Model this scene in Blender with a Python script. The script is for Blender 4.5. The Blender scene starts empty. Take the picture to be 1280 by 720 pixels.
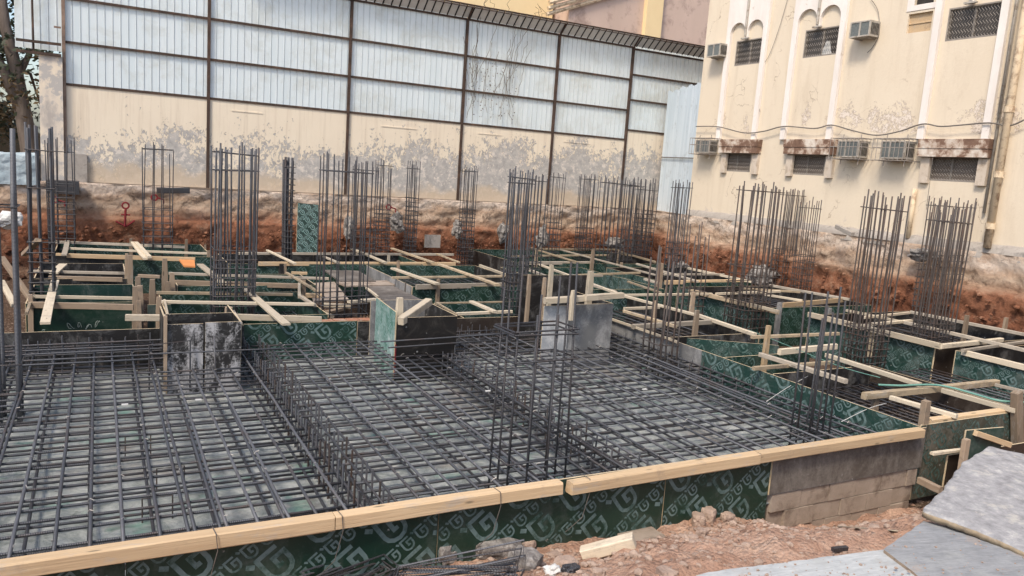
import bpy, math, random
from mathutils import Vector, Matrix, Quaternion, noise as mnoise
random.seed(7)
RN = random.random
def ru(a, b): return a + (b - a) * random.random()

scene = bpy.context.scene
COL = scene.collection

# ------------------------------------------------------------------ camera
F_PX, YAW, PIT, ROL = 969.64, 0.49439, 0.150445, 0.0706085
H_CAM = 2.4
cy, sy, cp, sp = math.cos(YAW), math.sin(YAW), math.cos(PIT), math.sin(PIT)
FWD = Vector((sy*cp, cy*cp, -sp)); R0 = Vector((cy, -sy, 0)); U0 = R0.cross(FWD)
RIGHT = R0*math.cos(ROL) + U0*math.sin(ROL); UP = U0*math.cos(ROL) - R0*math.sin(ROL)
CAM = Vector((0, 0, H_CAM))
cd = bpy.data.cameras.new("camera"); cam = bpy.data.objects.new("camera", cd); COL.objects.link(cam)
cd.sensor_fit = 'HORIZONTAL'; cd.sensor_width = 36; cd.lens = F_PX/1280*36; cd.clip_end = 2000; cd.clip_start = 0.05
cam.matrix_world = Matrix(((RIGHT.x, UP.x, -FWD.x, CAM.x), (RIGHT.y, UP.y, -FWD.y, CAM.y), (RIGHT.z, UP.z, -FWD.z, CAM.z), (0, 0, 0, 1)))
scene.camera = cam

def at(px, py, z=None, Y=None, X=None):
    """survey: where the sight line through a photo pixel meets a known real plane"""
    d = RIGHT*((px-640)/F_PX) + UP*((360-py)/F_PX) + FWD
    t = (z-CAM.z)/d.z if z is not None else ((Y-CAM.y)/d.y if Y is not None else (X-CAM.x)/d.x)
    return CAM + d*t

# ------------------------------------------------------------------ materials
def srgb(r, g, b):
    f = lambda c: (c/255/12.92) if c/255 <= .04045 else ((c/255+.055)/1.055)**2.4
    return (f(r), f(g), f(b), 1)
class NM:
    def __init__(s, name, rough=.85, metal=0., spec=.4):
        s.m = bpy.data.materials.new(name); s.m.use_nodes = True
        s.nt = s.m.node_tree; s.b = s.nt.nodes['Principled BSDF']
        s.b.inputs['Roughness'].default_value = rough; s.b.inputs['Metallic'].default_value = metal
        s.b.inputs['Specular IOR Level'].default_value = spec
        s.L = s.nt.links.new
    def n(s, t, **k):
        x = s.nt.nodes.new(t)
        for a, v in k.items(): setattr(x, a, v)
        return x
    def coord(s, world=False, stretch=(1, 1, 1), rnd=True):
        if world: c = s.n('ShaderNodeNewGeometry').outputs['Position']
        else:
            c = s.n('ShaderNodeTexCoord').outputs['Object']
            if rnd:
                oi = s.n('ShaderNodeObjectInfo'); mu = s.n('ShaderNodeMath', operation='MULTIPLY'); mu.inputs[1].default_value = 37.
                s.L(oi.outputs['Random'], mu.inputs[0]); ad = s.n('ShaderNodeVectorMath', operation='ADD')
                s.L(c, ad.inputs[0]); s.L(mu.outputs[0], ad.inputs[1]); c = ad.outputs[0]
        mp = s.n('ShaderNodeVectorMath', operation='MULTIPLY'); mp.inputs[1].default_value = stretch
        s.L(c, mp.inputs[0]); return mp.outputs[0]
    def noise(s, co, scale, detail=4, rough=.6, dist=0.):
        t = s.n('ShaderNodeTexNoise'); t.inputs['Scale'].default_value = scale; t.inputs['Detail'].default_value = detail
        t.inputs['Roughness'].default_value = rough; t.inputs['Distortion'].default_value = dist
        s.L(co, t.inputs['Vector']); return t.outputs['Fac']
    def ramp(s, f, stops, interp='LINEAR'):
        r = s.n('ShaderNodeValToRGB'); r.color_ramp.interpolation = interp; e = r.color_ramp.elements
        while len(e) < len(stops): e.new(.5)
        for i, (p, c) in enumerate(stops):
            e[i].position = p; e[i].color = c if len(c) == 4 else (*c, 1)
        s.L(f, r.inputs[0]); return r.outputs['Color']
    def step(s, f, a, b):
        r = s.n('ShaderNodeMapRange'); r.inputs['From Min'].default_value = a; r.inputs['From Max'].default_value = b
        s.L(f, r.inputs['Value']); return r.outputs[0]
    def mix(s, f, a, b, mode='MIX'):
        x = s.n('ShaderNodeMix', data_type='RGBA', blend_type=mode)
        for v, i in ((f, 0), (a, 6), (b, 7)):
            if hasattr(v, 'links') or hasattr(v, 'is_linked'): s.L(v, x.inputs[i])
            elif i == 0: x.inputs[0].default_value = v
            else: x.inputs[i].default_value = v
        return x.outputs[2]
    def math(s, op, a, b=None):
        x = s.n('ShaderNodeMath', operation=op)
        for i, v in enumerate((a, b)):
            if v is None: continue
            if isinstance(v, (int, float)): x.inputs[i].default_value = v
            else: s.L(v, x.inputs[i])
        return x.outputs[0]
    def bump(s, h, strength=.3, dist=.01):
        b = s.n('ShaderNodeBump'); b.inputs['Strength'].default_value = strength; b.inputs['Distance'].default_value = dist
        s.L(h, b.inputs['Height']); s.L(b.outputs[0], s.b.inputs['Normal'])
    def out(s, c): s.L(c, s.b.inputs['Base Color']); return s.m
    def sep(s, co):
        x = s.n('ShaderNodeSeparateXYZ'); s.L(co, x.inputs[0]); return x.outputs

def C(v, k=1.): return (v[0]*k, v[1]*k, v[2]*k, 1)
def mottled(name, stops, scale=4, stretch=(1, 1, 1), rough=.85, metal=0., bump=.25, bscale=None, dirt=None, dscale=2., dlo=.5, dhi=.65, world=False, bd=.01, spec=.35):
    m = NM(name, rough, metal, spec); co = m.coord(world, stretch)
    f = m.noise(co, scale, 6, .65); c = m.ramp(f, stops)
    if dirt:
        f2 = m.noise(m.coord(world, (1, 1, 1)), dscale, 8, .7, .3); c = m.mix(m.step(f2, dlo, dhi), c, dirt)
    if bump: m.bump(m.noise(co, bscale or scale*6, 5, .7), bump, bd)
    return m.out(c)

def wood(name, a, b, dirt, dlo=.55, dhi=.75):
    m = NM(name, .8, 0, .25); co = m.coord(False, (1, 1, 1)); g = m.coord(False, (1.2, 26, 26))
    f = m.noise(g, 1.6, 5, .6, .6); c = m.mix(f, a, b)
    oi = m.n('ShaderNodeObjectInfo'); k = m.math('MULTIPLY_ADD', oi.outputs['Random'], .45)
    m.nt.nodes[-1].inputs[2].default_value = .64
    hv = m.n('ShaderNodeHueSaturation'); m.L(c, hv.inputs['Color']); m.L(k, hv.inputs['Value'])
    f2 = m.noise(co, 5, 7, .7); c = m.mix(m.step(f2, dlo, dhi), hv.outputs[0], dirt)
    c = m.mix(m.math('MULTIPLY', m.step(m.noise(m.coord(False, (1.3, 4, 4)), 2.1, 8, .75), .56, .66), .5), c, (.36, .34, .31, 1)); kn = m.n('ShaderNodeTexVoronoi'); kn.inputs['Scale'].default_value = 1.; m.L(m.coord(False, (2.3, 9, 9)), kn.inputs['Vector'])
    c = m.mix(m.step(kn.outputs['Distance'], .13, .08), c, C(a, .35))
    m.bump(f, .6, .006); return m.out(c)

MT = {}
MT['timber'] = wood('fresh_timber', (.66, .51, .325, 1), (.40, .27, .155, 1), (.24, .19, .15, 1), .58, .85)
MT['pale'] = wood('pale_timber', (.66, .59, .46, 1), (.42, .35, .26, 1), (.24, .205, .17, 1), .54, .8)
MT['old'] = wood('weathered_timber', (.36, .28, .20, 1), (.25, .19, .14, 1), (.14, .12, .10, 1))
MT['palegrey'] = wood('greyed_timber', (.46, .41, .335, 1), (.30, .26, .21, 1), (.20, .18, .155, 1), .5, .75)
MT['old2'] = wood('stained_timber', (.50, .41, .28, 1), (.30, .23, .155, 1), (.15, .125, .10, 1), .48, .72)
MT['edge'] = mottled('plywood_edge', [(.3, (.60, .50, .34)), (.7, (.36, .28, .18))], 9, (1, 1, 1), bump=0)

def film(name, base, base2, dust, dlo, dhi, rough=.42):
    m = NM(name, rough, 0, .45); co = m.coord()
    c = m.mix(m.noise(co, 3, 4), base, base2)
    f = m.noise(m.coord(False, (1, 1, .55)), 3.2, 9, .72, .5); f3 = m.noise(co, 38, 4, .7)
    k = m.math('ADD', m.math('MULTIPLY', f, .75), m.math('MULTIPLY', f3, .25))
    s = m.step(k, dlo, dhi); c = m.mix(m.math('MULTIPLY', s, .85), c, dust)
    sm = m.step(m.noise(m.coord(False, (.7, 1, 1.1)), 1.7, 10, .8, 1.2), .53, .66); c = m.mix(m.math('MULTIPLY', sm, .42), c, C(dust, .85)); sp = m.n('ShaderNodeTexVoronoi'); sp.inputs['Scale'].default_value = 7.; m.L(co, sp.inputs['Vector']); c = m.mix(m.math('MULTIPLY', m.math('MULTIPLY', m.step(sp.outputs['Distance'], .10, .07), m.step(f3, .45, .6)), .8), c, (.36, .36, .34, 1))
    rr = m.math('MULTIPLY_ADD', s, .45); m.nt.nodes[-1].inputs[2].default_value = rough; m.L(rr, m.b.inputs['Roughness'])
    m.bump(f3, .2, .002); return m.out(c)
MT['green'] = film('green_film_ply', (.005, .022, .014, 1), (.010, .038, .026, 1), (.10, .12, .105, 1), .50, .80)
MT['greendusty'] = film('dusty_green_ply', (.008, .030, .024, 1), (.016, .048, .040, 1), (.14, .16, .15, 1), .48, .74)
MT['black'] = film('black_film_ply', (.009, .009, .010, 1), (.02, .018, .017, 1), (.20, .20, .195, 1), .50, .74)
MT['splash'] = film('splashed_film_ply', (.012, .012, .013, 1), (.025, .023, .022, 1), (.46, .46, .47, 1), .47, .56, .5)
MT['palefilm'] = film('pale_green_ply', (.05, .14, .11, 1), (.085, .20, .165, 1), (.42, .50, .50, 1), .46, .60, .6)
MT['darkbrown'] = film('brown_film_ply', (.022, .016, .013, 1), (.04, .03, .024, 1), (.16, .14, .12, 1), .52, .8)
MT['black2'] = film('bare_black_film_ply', (.008, .007, .0065, 1), (.015, .013, .012, 1), (.10, .09, .08, 1), .54, .85)
MT['palegreyfilm'] = film('pale_grey_film_ply', (.22, .235, .25, 1), (.30, .315, .33, 1), (.52, .52, .52, 1), .47, .62, .6)
MT['olive'] = film('olive_film_ply', (.040, .042, .028, 1), (.065, .062, .045, 1), (.20, .18, .15, 1), .47, .68, .6)
MT['grey'] = film('grey_film_ply', (.10, .105, .11, 1), (.16, .16, .16, 1), (.36, .36, .36, 1), .45, .66, .6)
MT['greybrown'] = film('weathered_ply', (.05, .042, .036, 1), (.10, .085, .072, 1), (.22, .20, .18, 1), .45, .64, .7)
def worn(name, a, b, gone):
    m = NM(name, .5, 0, .4); co = m.coord(); c = m.mix(m.noise(co, 22, 4), a, b)
    w = m.math('ADD', m.math('MULTIPLY', m.noise(co, 12, 8, .75), .45), m.math('MULTIPLY', m.noise(co, 1.9, 8, .7, .8), .55))
    return m.out(m.mix(m.step(w, .47, .60), c, gone))
MT['logo'] = worn('logo_print', (.085, .14, .14, 1), (.15, .21, .205, 1), (.016, .05, .037, 1))
MT['logodim'] = mottled('worn_logo_print', [(.35, (.065, .115, .105)), (.65, (.11, .17, .155))], 22, bump=0, rough=.5, dirt=(.010, .03, .022, 1), dscale=18, dlo=.46, dhi=.62)
MT['logopale'] = mottled('pale_logo_print', [(.35, (.16, .27, .25)), (.65, (.26, .38, .36))], 22, bump=0, rough=.6)
MT['pillar'] = mottled('patched_pillar_render', [(.36, (.40, .365, .33)), (.46, (.62, .55, .46)), (.56, (.70, .61, .48)), (.66, (.72, .69, .65))], 1.6, (1, 1, .45), world=True, dirt=(.42, .40, .375, 1), dscale=3.5, dlo=.50, dhi=.56, bump=.4, bscale=16)
MT['scribble'] = mottled('white_paint_marks', [(.4, (.5, .56, .52)), (.6, (.28, .36, .32))], 30, bump=0)

def rebar(name, a, b, rust, rlo, rhi, period=.014):
    m = NM(name, .5, .35, .45); co = m.coord(); c = m.mix(m.noise(co, 5, 4), a, b)
    c = m.mix(m.math('MULTIPLY', m.step(m.noise(co, 2.2, 6, .7), rlo, rhi), .8), c, rust)
    w = m.n('ShaderNodeTexWave', wave_type='BANDS', bands_direction='X'); w.inputs['Scale'].default_value = .314/period; w.inputs['Distortion'].default_value = .4
    m.L(m.coord(False, (1, .5, .5), False), w.inputs['Vector']); m.bump(w.outputs['Fac'], .55, .004)
    return m.out(c)
MT['bar'] = rebar('rebar_steel', (.048, .052, .060, 1), (.098, .104, .118, 1), (.085, .052, .036, 1), .50, .72)
MT['barlight'] = rebar('rebar_steel_pale', (.085, .09, .102, 1), (.15, .155, .17, 1), (.11, .075, .055, 1), .52, .8)  # paler steel; upper long bars of the mats carry top light in this colour
MT['bardark'] = rebar('rebar_steel_dark', (.036, .038, .044, 1), (.070, .073, .082, 1), (.06, .036, .026, 1), .48, .75)
MT['barrust'] = rebar('rebar_steel_rusty', (.060, .056, .056, 1), (.105, .094, .090, 1), (.095, .054, .036, 1), .42, .7)
MT['wirelight'] = mottled('bright_tie_wire', [(.3, (.24, .23, .22)), (.7, (.42, .40, .38))], 20, bump=0, metal=.3, rough=.5)
MT['wire'] = mottled('tie_wire', [(.3, (.10, .09, .085)), (.7, (.2, .18, .16))], 20, bump=0, metal=.4, rough=.5)

def soil_mat(name, a, b, c3, sc=1.4):
    m = NM(name, .97, 0, .1); co = m.coord(True)
    c = m.ramp(m.noise(co, sc, 9, .72, .4), [(.3, a), (.52, b), (.72, c3)])
    v = m.n('ShaderNodeTexVoronoi'); v.inputs['Scale'].default_value = 34; m.L(co, v.inputs['Vector'])
    c = m.mix(m.math('MULTIPLY', m.step(v.outputs['Color'], .72, .9), .5), c, (.42, .33, .27, 1))
    h = m.math('ADD', m.noise(co, 26, 8, .75), m.math('MULTIPLY', v.outputs['Distance'], -.8)); m.bump(h, .8, .03)
    return m.out(c)
MT['soil'] = soil_mat('red_soil', (.25, .145, .10, 1), (.40, .255, .185, 1), (.52, .375, .285, 1))
MT['pitsoil'] = soil_mat('dark_pit_soil', (.05, .032, .022, 1), (.09, .058, .04, 1), (.14, .095, .07, 1))
MT['rock'] = mottled('rubble_rock', [(.3, (.24, .175, .14)), (.7, (.42, .32, .255))], 8, bump=.7, bscale=30, bd=.02)
MT['concrock'] = mottled('broken_concrete', [(.3, (.11, .10, .095)), (.5, (.23, .215, .20)), (.7, (.40, .38, .355))], 12, bump=1., bscale=34, bd=.02, dirt=(.09, .08, .075, 1), dscale=9, dlo=.5, dhi=.66)

# raft floor: pale blinding boards with scum
m = NM('blinding_floor', .7, 0, .4); co = m.coord(True); 
c = m.ramp(m.noise(m.coord(True, (1.2, 1.3, 1)), 3.4, 10, .78, 1.0), [(.3, (.07, .085, .08)), (.46, (.23, .255, .247)), (.6, (.37, .39, .38)), (.72, (.50, .50, .48))])
c = m.mix(m.step(m.noise(co, .9, 5, .6), .55, .75), c, (.21, .175, .15, 1)); c = m.mix(m.math('MULTIPLY', m.step(m.noise(co, 1.6, 3), .60, .70), .7), c, (.12, .26, .21, 1))
m.bump(m.noise(m.coord(True, (1.2, 3, 1)), 7, 7, .7, 1.2), .7, .03); MT['blinding'] = m.out(c)

# excavated bank: concrete skirt above, pale fill, red-brown earth below
def bank_mat():
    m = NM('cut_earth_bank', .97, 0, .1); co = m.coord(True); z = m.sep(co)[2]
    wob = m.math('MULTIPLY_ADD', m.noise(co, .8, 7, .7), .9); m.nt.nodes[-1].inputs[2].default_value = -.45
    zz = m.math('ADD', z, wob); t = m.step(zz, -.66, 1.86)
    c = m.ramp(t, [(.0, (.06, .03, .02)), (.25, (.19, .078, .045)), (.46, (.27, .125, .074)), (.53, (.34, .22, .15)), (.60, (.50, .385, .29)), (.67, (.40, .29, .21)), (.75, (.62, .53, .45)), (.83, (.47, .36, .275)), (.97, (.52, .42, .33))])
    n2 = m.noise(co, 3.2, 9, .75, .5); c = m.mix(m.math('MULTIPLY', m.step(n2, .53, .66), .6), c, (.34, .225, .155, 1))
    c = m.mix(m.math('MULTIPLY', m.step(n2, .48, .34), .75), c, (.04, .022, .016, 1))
    v = m.n('ShaderNodeTexVoronoi'); v.inputs['Scale'].default_value = 9; m.L(co, v.inputs['Vector'])
    m.bump(m.math('ADD', m.noise(co, 7, 10, .8), m.math('MULTIPLY', v.outputs['Distance'], .4)), .75, .09); return m.out(c)
MT['bank'] = bank_mat()

# old plastered wall: cream paint, peeled low down to grey render
def plaster(name, cream, cream2, z0, z1, amt=1., streak=.5):
    m = NM(name, .92, 0, .2); co = m.coord(True); z = m.sep(co)[2]
    c = m.mix(m.noise(co, 1.1, 6, .6), cream, cream2)
    st = m.noise(m.coord(True, (3.2, 3.2, .12)), 2.2, 6, .7); c = m.mix(m.math('MULTIPLY', m.step(st, .50, .80), streak), c, (.33, .24, .17, 1))
    g = m.step(z, z1, z0)                         # 1 low down, 0 high up
    pn = m.noise(co, 2.0, 10, .72, .6); sm = m.noise(m.coord(True, (1, 1, .62)), 5.5, 4, .62, .8)
    k = m.math('ADD', m.math('ADD', m.math('MULTIPLY', pn, .27), m.math('MULTIPLY', sm, .43)), m.math('MULTIPLY', m.noise(m.coord(True, (1, 1, .7)), 15, 3, .6, .8), .42)); k = m.math('SUBTRACT', k, .06)
    k = m.math('ADD', k, m.math('MULTIPLY_ADD', g, .31*amt)); m.nt.nodes[-2].inputs[2].default_value = -.20+.05*(amt-1)
    k = m.math('ADD', k, m.math('MULTIPLY', m.math('SUBTRACT', m.noise(co, .6, 4, .6), .5), .75)); k = m.math('ADD', k, m.math('MULTIPLY', m.sep(co)[0], .011))
    pk = m.step(k, .565, .570); pk = m.math('MAXIMUM', pk, m.step(m.math('ADD', m.noise(m.coord(True, (1, 1, .6)), 5, 5, .7, 1.), m.math('MULTIPLY', m.math('SUBTRACT', m.noise(co, .5, 2), .5), .22)), .675, .68)); 
    rend = m.ramp(m.noise(co, 5, 6, .7), [(.36, (.33, .32, .305)), (.55, (.44, .42, .395)), (.70, (.58, .535, .48))])
    c = m.mix(pk, c, rend); wh = m.step(m.noise(co, 4.5, 9, .8, .3), .54, .56); c = m.mix(m.math('MULTIPLY', m.math('MULTIPLY', wh, pk), .8), c, (.68, .62, .55, 1)); ring = m.math('MULTIPLY', m.step(k, .553, .565), m.step(k, .578, .566)); c = m.mix(m.math('MULTIPLY', ring, .6), c, (.20, .16, .13, 1))
    zl = m.math('ADD', z, m.math('MULTIPLY', m.math('SUBTRACT', m.noise(co, .7, 6), .5), 1.6)); low = m.step(zl, 1.90, 1.66); c = m.mix(m.math('MULTIPLY', low, .8), c, m.mix(sm, (.46, .37, .27, 1), (.58, .48, .36, 1)))
    m.bump(m.math('ADD', m.math('MULTIPLY', pk, -.8), m.math('MULTIPLY', sm, .6)), .6, .012); return m.out(c)
MT['plaster'] = plaster('peeling_plaster_wall', (.77, .69, .555, 1), (.69, .60, .475, 1), 1.9, 3.9, 1.0)
MT['plasterold'] = plaster('worn_pillar_plaster', (.62, .52, .40, 1), (.50, .41, .32, 1), 2.2, 4.9, 1.05)
def facade():
    m = NM('cream_facade_render', .9, 0, .2); co = m.coord(True); z = m.sep(co)[2]
    c = m.mix(m.noise(co, .8, 6, .6), (.69, .61, .485, 1), (.61, .525, .41, 1)); c = m.mix(m.math('MULTIPLY', m.step(m.noise(co, 5, 9, .8, .4), .55, .72), .35), c, (.44, .36, .27, 1))
    st = m.noise(m.coord(True, (1.5, 1.5, .16)), 1.5, 7, .72, .5); c = m.mix(m.math('MULTIPLY', m.step(st, .50, .78), .42), c, (.40, .315, .225, 1)); vc = m.n('ShaderNodeTexVoronoi', feature='DISTANCE_TO_EDGE'); vc.inputs['Scale'].default_value = .55; vd = m.n('ShaderNodeVectorMath', operation='ADD'); nv = m.n('ShaderNodeTexNoise'); nv.inputs['Scale'].default_value = 2.5; nv.inputs['Detail'].default_value = 6; m.L(co, nv.inputs['Vector']); m.L(co, vd.inputs[0]); m.L(nv.outputs['Color'], vd.inputs[1]); m.L(vd.outputs[0], vc.inputs['Vector']); c = m.mix(m.math('MULTIPLY', m.math('MULTIPLY', m.step(vc.outputs['Distance'], .007, .003), m.step(m.noise(co, .9, 3), .5, .6)), .65), c, (.27, .20, .145, 1))
    band = m.math('MULTIPLY', m.math('MULTIPLY', m.step(z, 3.6, 3.9), m.step(z, 5.2, 4.3)), m.step(m.noise(m.coord(True, (1, 1, .5)), .75, 2), .40, .58)); pn = m.noise(co, 2.4, 9, .75, .8)
    fine = m.noise(co, 13, 7, .8, .5); k = m.math('ADD', m.math('ADD', m.math('MULTIPLY', pn, .55), m.math('MULTIPLY', fine, .45)), m.math('MULTIPLY_ADD', band, .25)); m.nt.nodes[-2].inputs[2].default_value = -.20
    pk = m.step(k, .545, .56); c = m.mix(m.math('MULTIPLY', pk, .85), c, (.67, .60, .53, 1))
    ring = m.math('MULTIPLY', m.step(k, .535, .545), m.step(k, .562, .55)); c = m.mix(m.math('MULTIPLY', ring, .85), c, (.20, .135, .10, 1))
    lo = m.math('ADD', pn, m.math('MULTIPLY_ADD', m.step(z, 2.0, 1.5), .2)); m.nt.nodes[-2].inputs[2].default_value = -.17
    c = m.mix(m.math('MULTIPLY', m.step(lo, .54, .6), .8), c, (.50, .44, .40, 1))
    m.bump(m.math('ADD', m.math('MULTIPLY', pk, -.6), m.noise(co, 14, 6, .7)), .45, .01); return m.out(c)
MT['facade'] = facade()
MT['white'] = mottled('white_painted_trim', [(.3, (.78, .74, .70)), (.7, (.66, .61, .56))], 3, (1, 1, .3), dirt=(.45, .38, .31, 1), dscale=4, dlo=.62, dhi=.75, world=True)
MT['whitestain'] = mottled('stained_white_trim', [(.3, (.60, .53, .45)), (.7, (.47, .40, .32))], 3, (1, 1, .4), dirt=(.34, .27, .2, 1), dscale=5, dlo=.5, dhi=.7, world=True)
MT['rustlintel'] = mottled('rust_stained_lintel', [(.38, (.62, .57, .50)), (.48, (.42, .33, .26)), (.53, (.19, .115, .08)), (.68, (.11, .065, .045))], 2.4, (1, 1, 1), world=True, bump=.4)
MT['sheet'] = mottled('translucent_grey_sheet', [(.3, (.63, .72, .75)), (.6, (.71, .785, .805)), (.75, (.58, .65, .665))], 1.4, (3, 3, .12), rough=.55, dirt=(.50, .53, .49, 1), dscale=1.1, dlo=.48, dhi=.72, world=True, bump=.05)
_s = MT['sheet']; _n = _s.node_tree; _b = _n.nodes['Principled BSDF']; _t = _n.nodes.new('ShaderNodeBsdfTranslucent'); _x = _n.nodes.new('ShaderNodeMixShader'); _x.inputs[0].default_value = .15; _t.inputs[0].default_value = (.80, .90, .95, 1); _n.links.new(_b.outputs[0], _x.inputs[1]); _n.links.new(_t.outputs[0], _x.inputs[2]); _n.links.new(_x.outputs[0], _n.nodes['Material Output'].inputs[0])   # daylight glows through the sheets
MT['sheetrib'] = mottled('grimy_shaded_rib', [(.3, (.33, .37, .39)), (.7, (.48, .53, .55))], 2, (2, 2, .3), world=True, bump=0, rough=.6)  # rib sides: grime plus the shade of the rib, put into the colour
MT['bluesheet'] = mottled('galvanised_sheet', [(.3, (.46, .54, .60)), (.7, (.60, .67, .72))], 2, (3, 3, .15), rough=.45, dirt=(.34, .38, .40, 1), dscale=2, dlo=.55, dhi=.75, world=True, bump=.05, metal=.15)
MT['canopy'] = mottled('dull_canopy_sheet', [(.3, (.60, .60, .58)), (.7, (.70, .70, .675))], 2, world=True, bump=0)
MT['rust'] = mottled('rusty_steel', [(.3, (.035, .025, .020)), (.55, (.068, .043, .032)), (.75, (.15, .085, .055))], 4, world=True, rough=.8, bump=.2)
MT['rustlight'] = mottled('bleached_rusty_steel', [(.3, (.15, .10, .075)), (.7, (.32, .235, .18))], 4, world=True, rough=.8, bump=.2)
MT['yellow'] = mottled('sunlit_yellow_wall', [(.3, (.78, .62, .36)), (.7, (.72, .56, .32))], .8, world=True)  # warm sunlight on the far walls put into the paint colour
MT['pink'] = mottled('dusty_pink_wall', [(.3, (.56, .43, .36)), (.7, (.48, .365, .30))], .7, (1, 1, .3), world=True, dirt=(.34, .25, .21, 1), dscale=1.2)
MT['concrete'] = mottled('grey_concrete', [(.3, (.27, .245, .22)), (.7, (.41, .375, .335))], 3, dirt=(.18, .165, .15, 1), dscale=3, bump=.5, bscale=22)
MT['block'] = mottled('concrete_block', [(.3, (.27, .22, .175)), (.7, (.36, .30, .245))], 4, dirt=(.17, .13, .10, 1), dscale=3, bump=.6, bscale=40)
MT['slab'] = mottled('mortar_crusted_board', [(.33, (.20, .20, .207)), (.47, (.27, .27, .277)), (.56, (.31, .31, .315)), (.72, (.46, .45, .435))], 11, dirt=(.40, .385, .355, 1), dscale=6, dlo=.56, dhi=.64, bump=.9, bscale=28, bd=.012)
def greyboard(name, a, b, cc):
    m = NM(name, .75, 0, .3); f = m.math('ADD', m.math('MULTIPLY', m.noise(m.coord(False, (2.2, 22, 1)), 1.7, 9, .75, 1.5), .6), m.math('MULTIPLY', m.noise(m.coord(), 7, 9, .8), .4))
    c = m.ramp(f, [(.3, a), (.5, b), (.7, cc)]); c = m.mix(m.step(m.noise(m.coord(), 3, 7, .7), .55, .75), c, (.33, .34, .33, 1)); c = m.mix(m.math('MULTIPLY', m.step(m.noise(m.coord(), 4.2, 9, .78, .6), .56, .70), .6), c, (.36, .27, .205, 1)); c = m.mix(m.math('MULTIPLY', m.step(m.noise(m.coord(), 9, 8, .8), .36, .28), .7), c, (.10, .10, .10, 1)); m.bump(f, .5, .006); return m.out(c)
MT['greyboard'] = greyboard('weathered_grey_board', (.12, .127, .134), (.235, .245, .255), (.36, .372, .38))
MT['paleboard'] = greyboard('pale_weathered_board', (.20, .215, .215), (.38, .40, .405), (.54, .555, .545))
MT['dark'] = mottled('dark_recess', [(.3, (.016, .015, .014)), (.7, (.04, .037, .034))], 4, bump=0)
MT['louvre'] = mottled('brown_grey_shutter', [(.3, (.14, .115, .095)), (.7, (.20, .17, .145))], 3, (1, 1, 14), bump=0)
MT['glassd'] = mottled('dusty_window_glass', [(.3, (.045, .04, .036)), (.7, (.10, .088, .078))], 3, bump=0, rough=.35)
MT['mesh'] = mottled('window_mesh_steel', [(.3, (.20, .18, .16)), (.7, (.30, .27, .235))], 8, bump=0, rough=.6)
MT['acbody'] = mottled('ac_casing', [(.3, (.44, .41, .36)), (.7, (.34, .31, .27))], 6, dirt=(.2, .16, .12, 1), dscale=7, rough=.5, bump=.1)
MT['acgrille'] = mottled('ac_coil', [(.3, (.10, .115, .115)), (.7, (.17, .185, .18))], 30, bump=.4)
MT['cage'] = mottled('ac_cage_steel', [(.3, (.34, .31, .28)), (.7, (.22, .19, .165))], 8, bump=0, rough=.6)
MT['pipe'] = mottled('cream_pipe', [(.3, (.68, .56, .40)), (.7, (.56, .45, .31))], 4, (1, 1, .4), dirt=(.3, .21, .14, 1), dscale=5)
MT['cable'] = mottled('grey_cable', [(.3, (.11, .10, .09)), (.7, (.19, .17, .15))], 6, bump=0)
MT['red'] = mottled('red_paint_mark', [(.3, (.22, .02, .025)), (.7, (.13, .015, .02))], 9, bump=0)
MT['orange'] = mottled('orange_board', [(.3, (.62, .25, .08)), (.7, (.50, .20, .07))], 4, bump=.2)
MT['hose'] = mottled('green_hose', [(.3, (.10, .24, .20)), (.7, (.16, .32, .27))], 3, bump=0, rough=.4)
MT['tarp'] = mottled('pale_blue_tarp', [(.3, (.30, .38, .42)), (.6, (.40, .47, .50)), (.75, (.24, .30, .33))], 3, dirt=(.24, .28, .30, 1), dscale=4, dlo=.6, dhi=.7, bump=.6, bscale=9, bd=.05)
MT['bark'] = mottled('grey_bark', [(.3, (.07, .055, .045)), (.7, (.16, .13, .11))], 5, (1, 1, .2), bump=.8, bscale=14, bd=.03)
MT['leafa'] = mottled('dark_leaf', [(.3, (.018, .028, .014)), (.7, (.045, .055, .028))], 6, bump=0, rough=.6)
MT['leafb'] = mottled('dry_leaf', [(.3, (.09, .06, .03)), (.7, (.16, .11, .05))], 6, bump=0, rough=.6)
MT['carwhite'] = mottled('white_car_paint', [(.3, (.70, .71, .72)), (.7, (.62, .63, .64))], 2, bump=0, rough=.3)
MT['carblack'] = mottled('dark_car_paint', [(.3, (.02, .02, .022)), (.7, (.035, .035, .037))], 2, bump=0, rough=.25)
MT['tyre'] = mottled('tyre_rubber', [(.3, (.015, .015, .015)), (.7, (.03, .03, .03))], 9, bump=.1)
MT['carglass'] = mottled('car_glass', [(.3, (.03, .035, .04)), (.7, (.05, .055, .06))], 2, bump=0, rough=.1)
MT['chrome'] = mottled('wheel_rim', [(.3, (.35, .35, .36)), (.7, (.45, .45, .46))], 9, bump=0, metal=.7, rough=.35)
MT['street'] = mottled('dusty_ground', [(.3, (.26, .20, .155)), (.7, (.36, .285, .225))], .6, world=True, bump=.5, bscale=9)
MT['brick'] = mottled('red_brick', [(.3, (.26, .11, .065)), (.7, (.36, .18, .11))], 9, bump=.5, dirt=(.35, .29, .24, 1), dscale=6)
MT['vine'] = mottled('dry_vine', [(.3, (.06, .045, .035)), (.7, (.13, .10, .075))], 9, bump=0)
MT['paper'] = mottled('white_litter', [(.3, (.6, .6, .58)), (.7, (.45, .45, .43))], 9, bump=.2)

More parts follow.
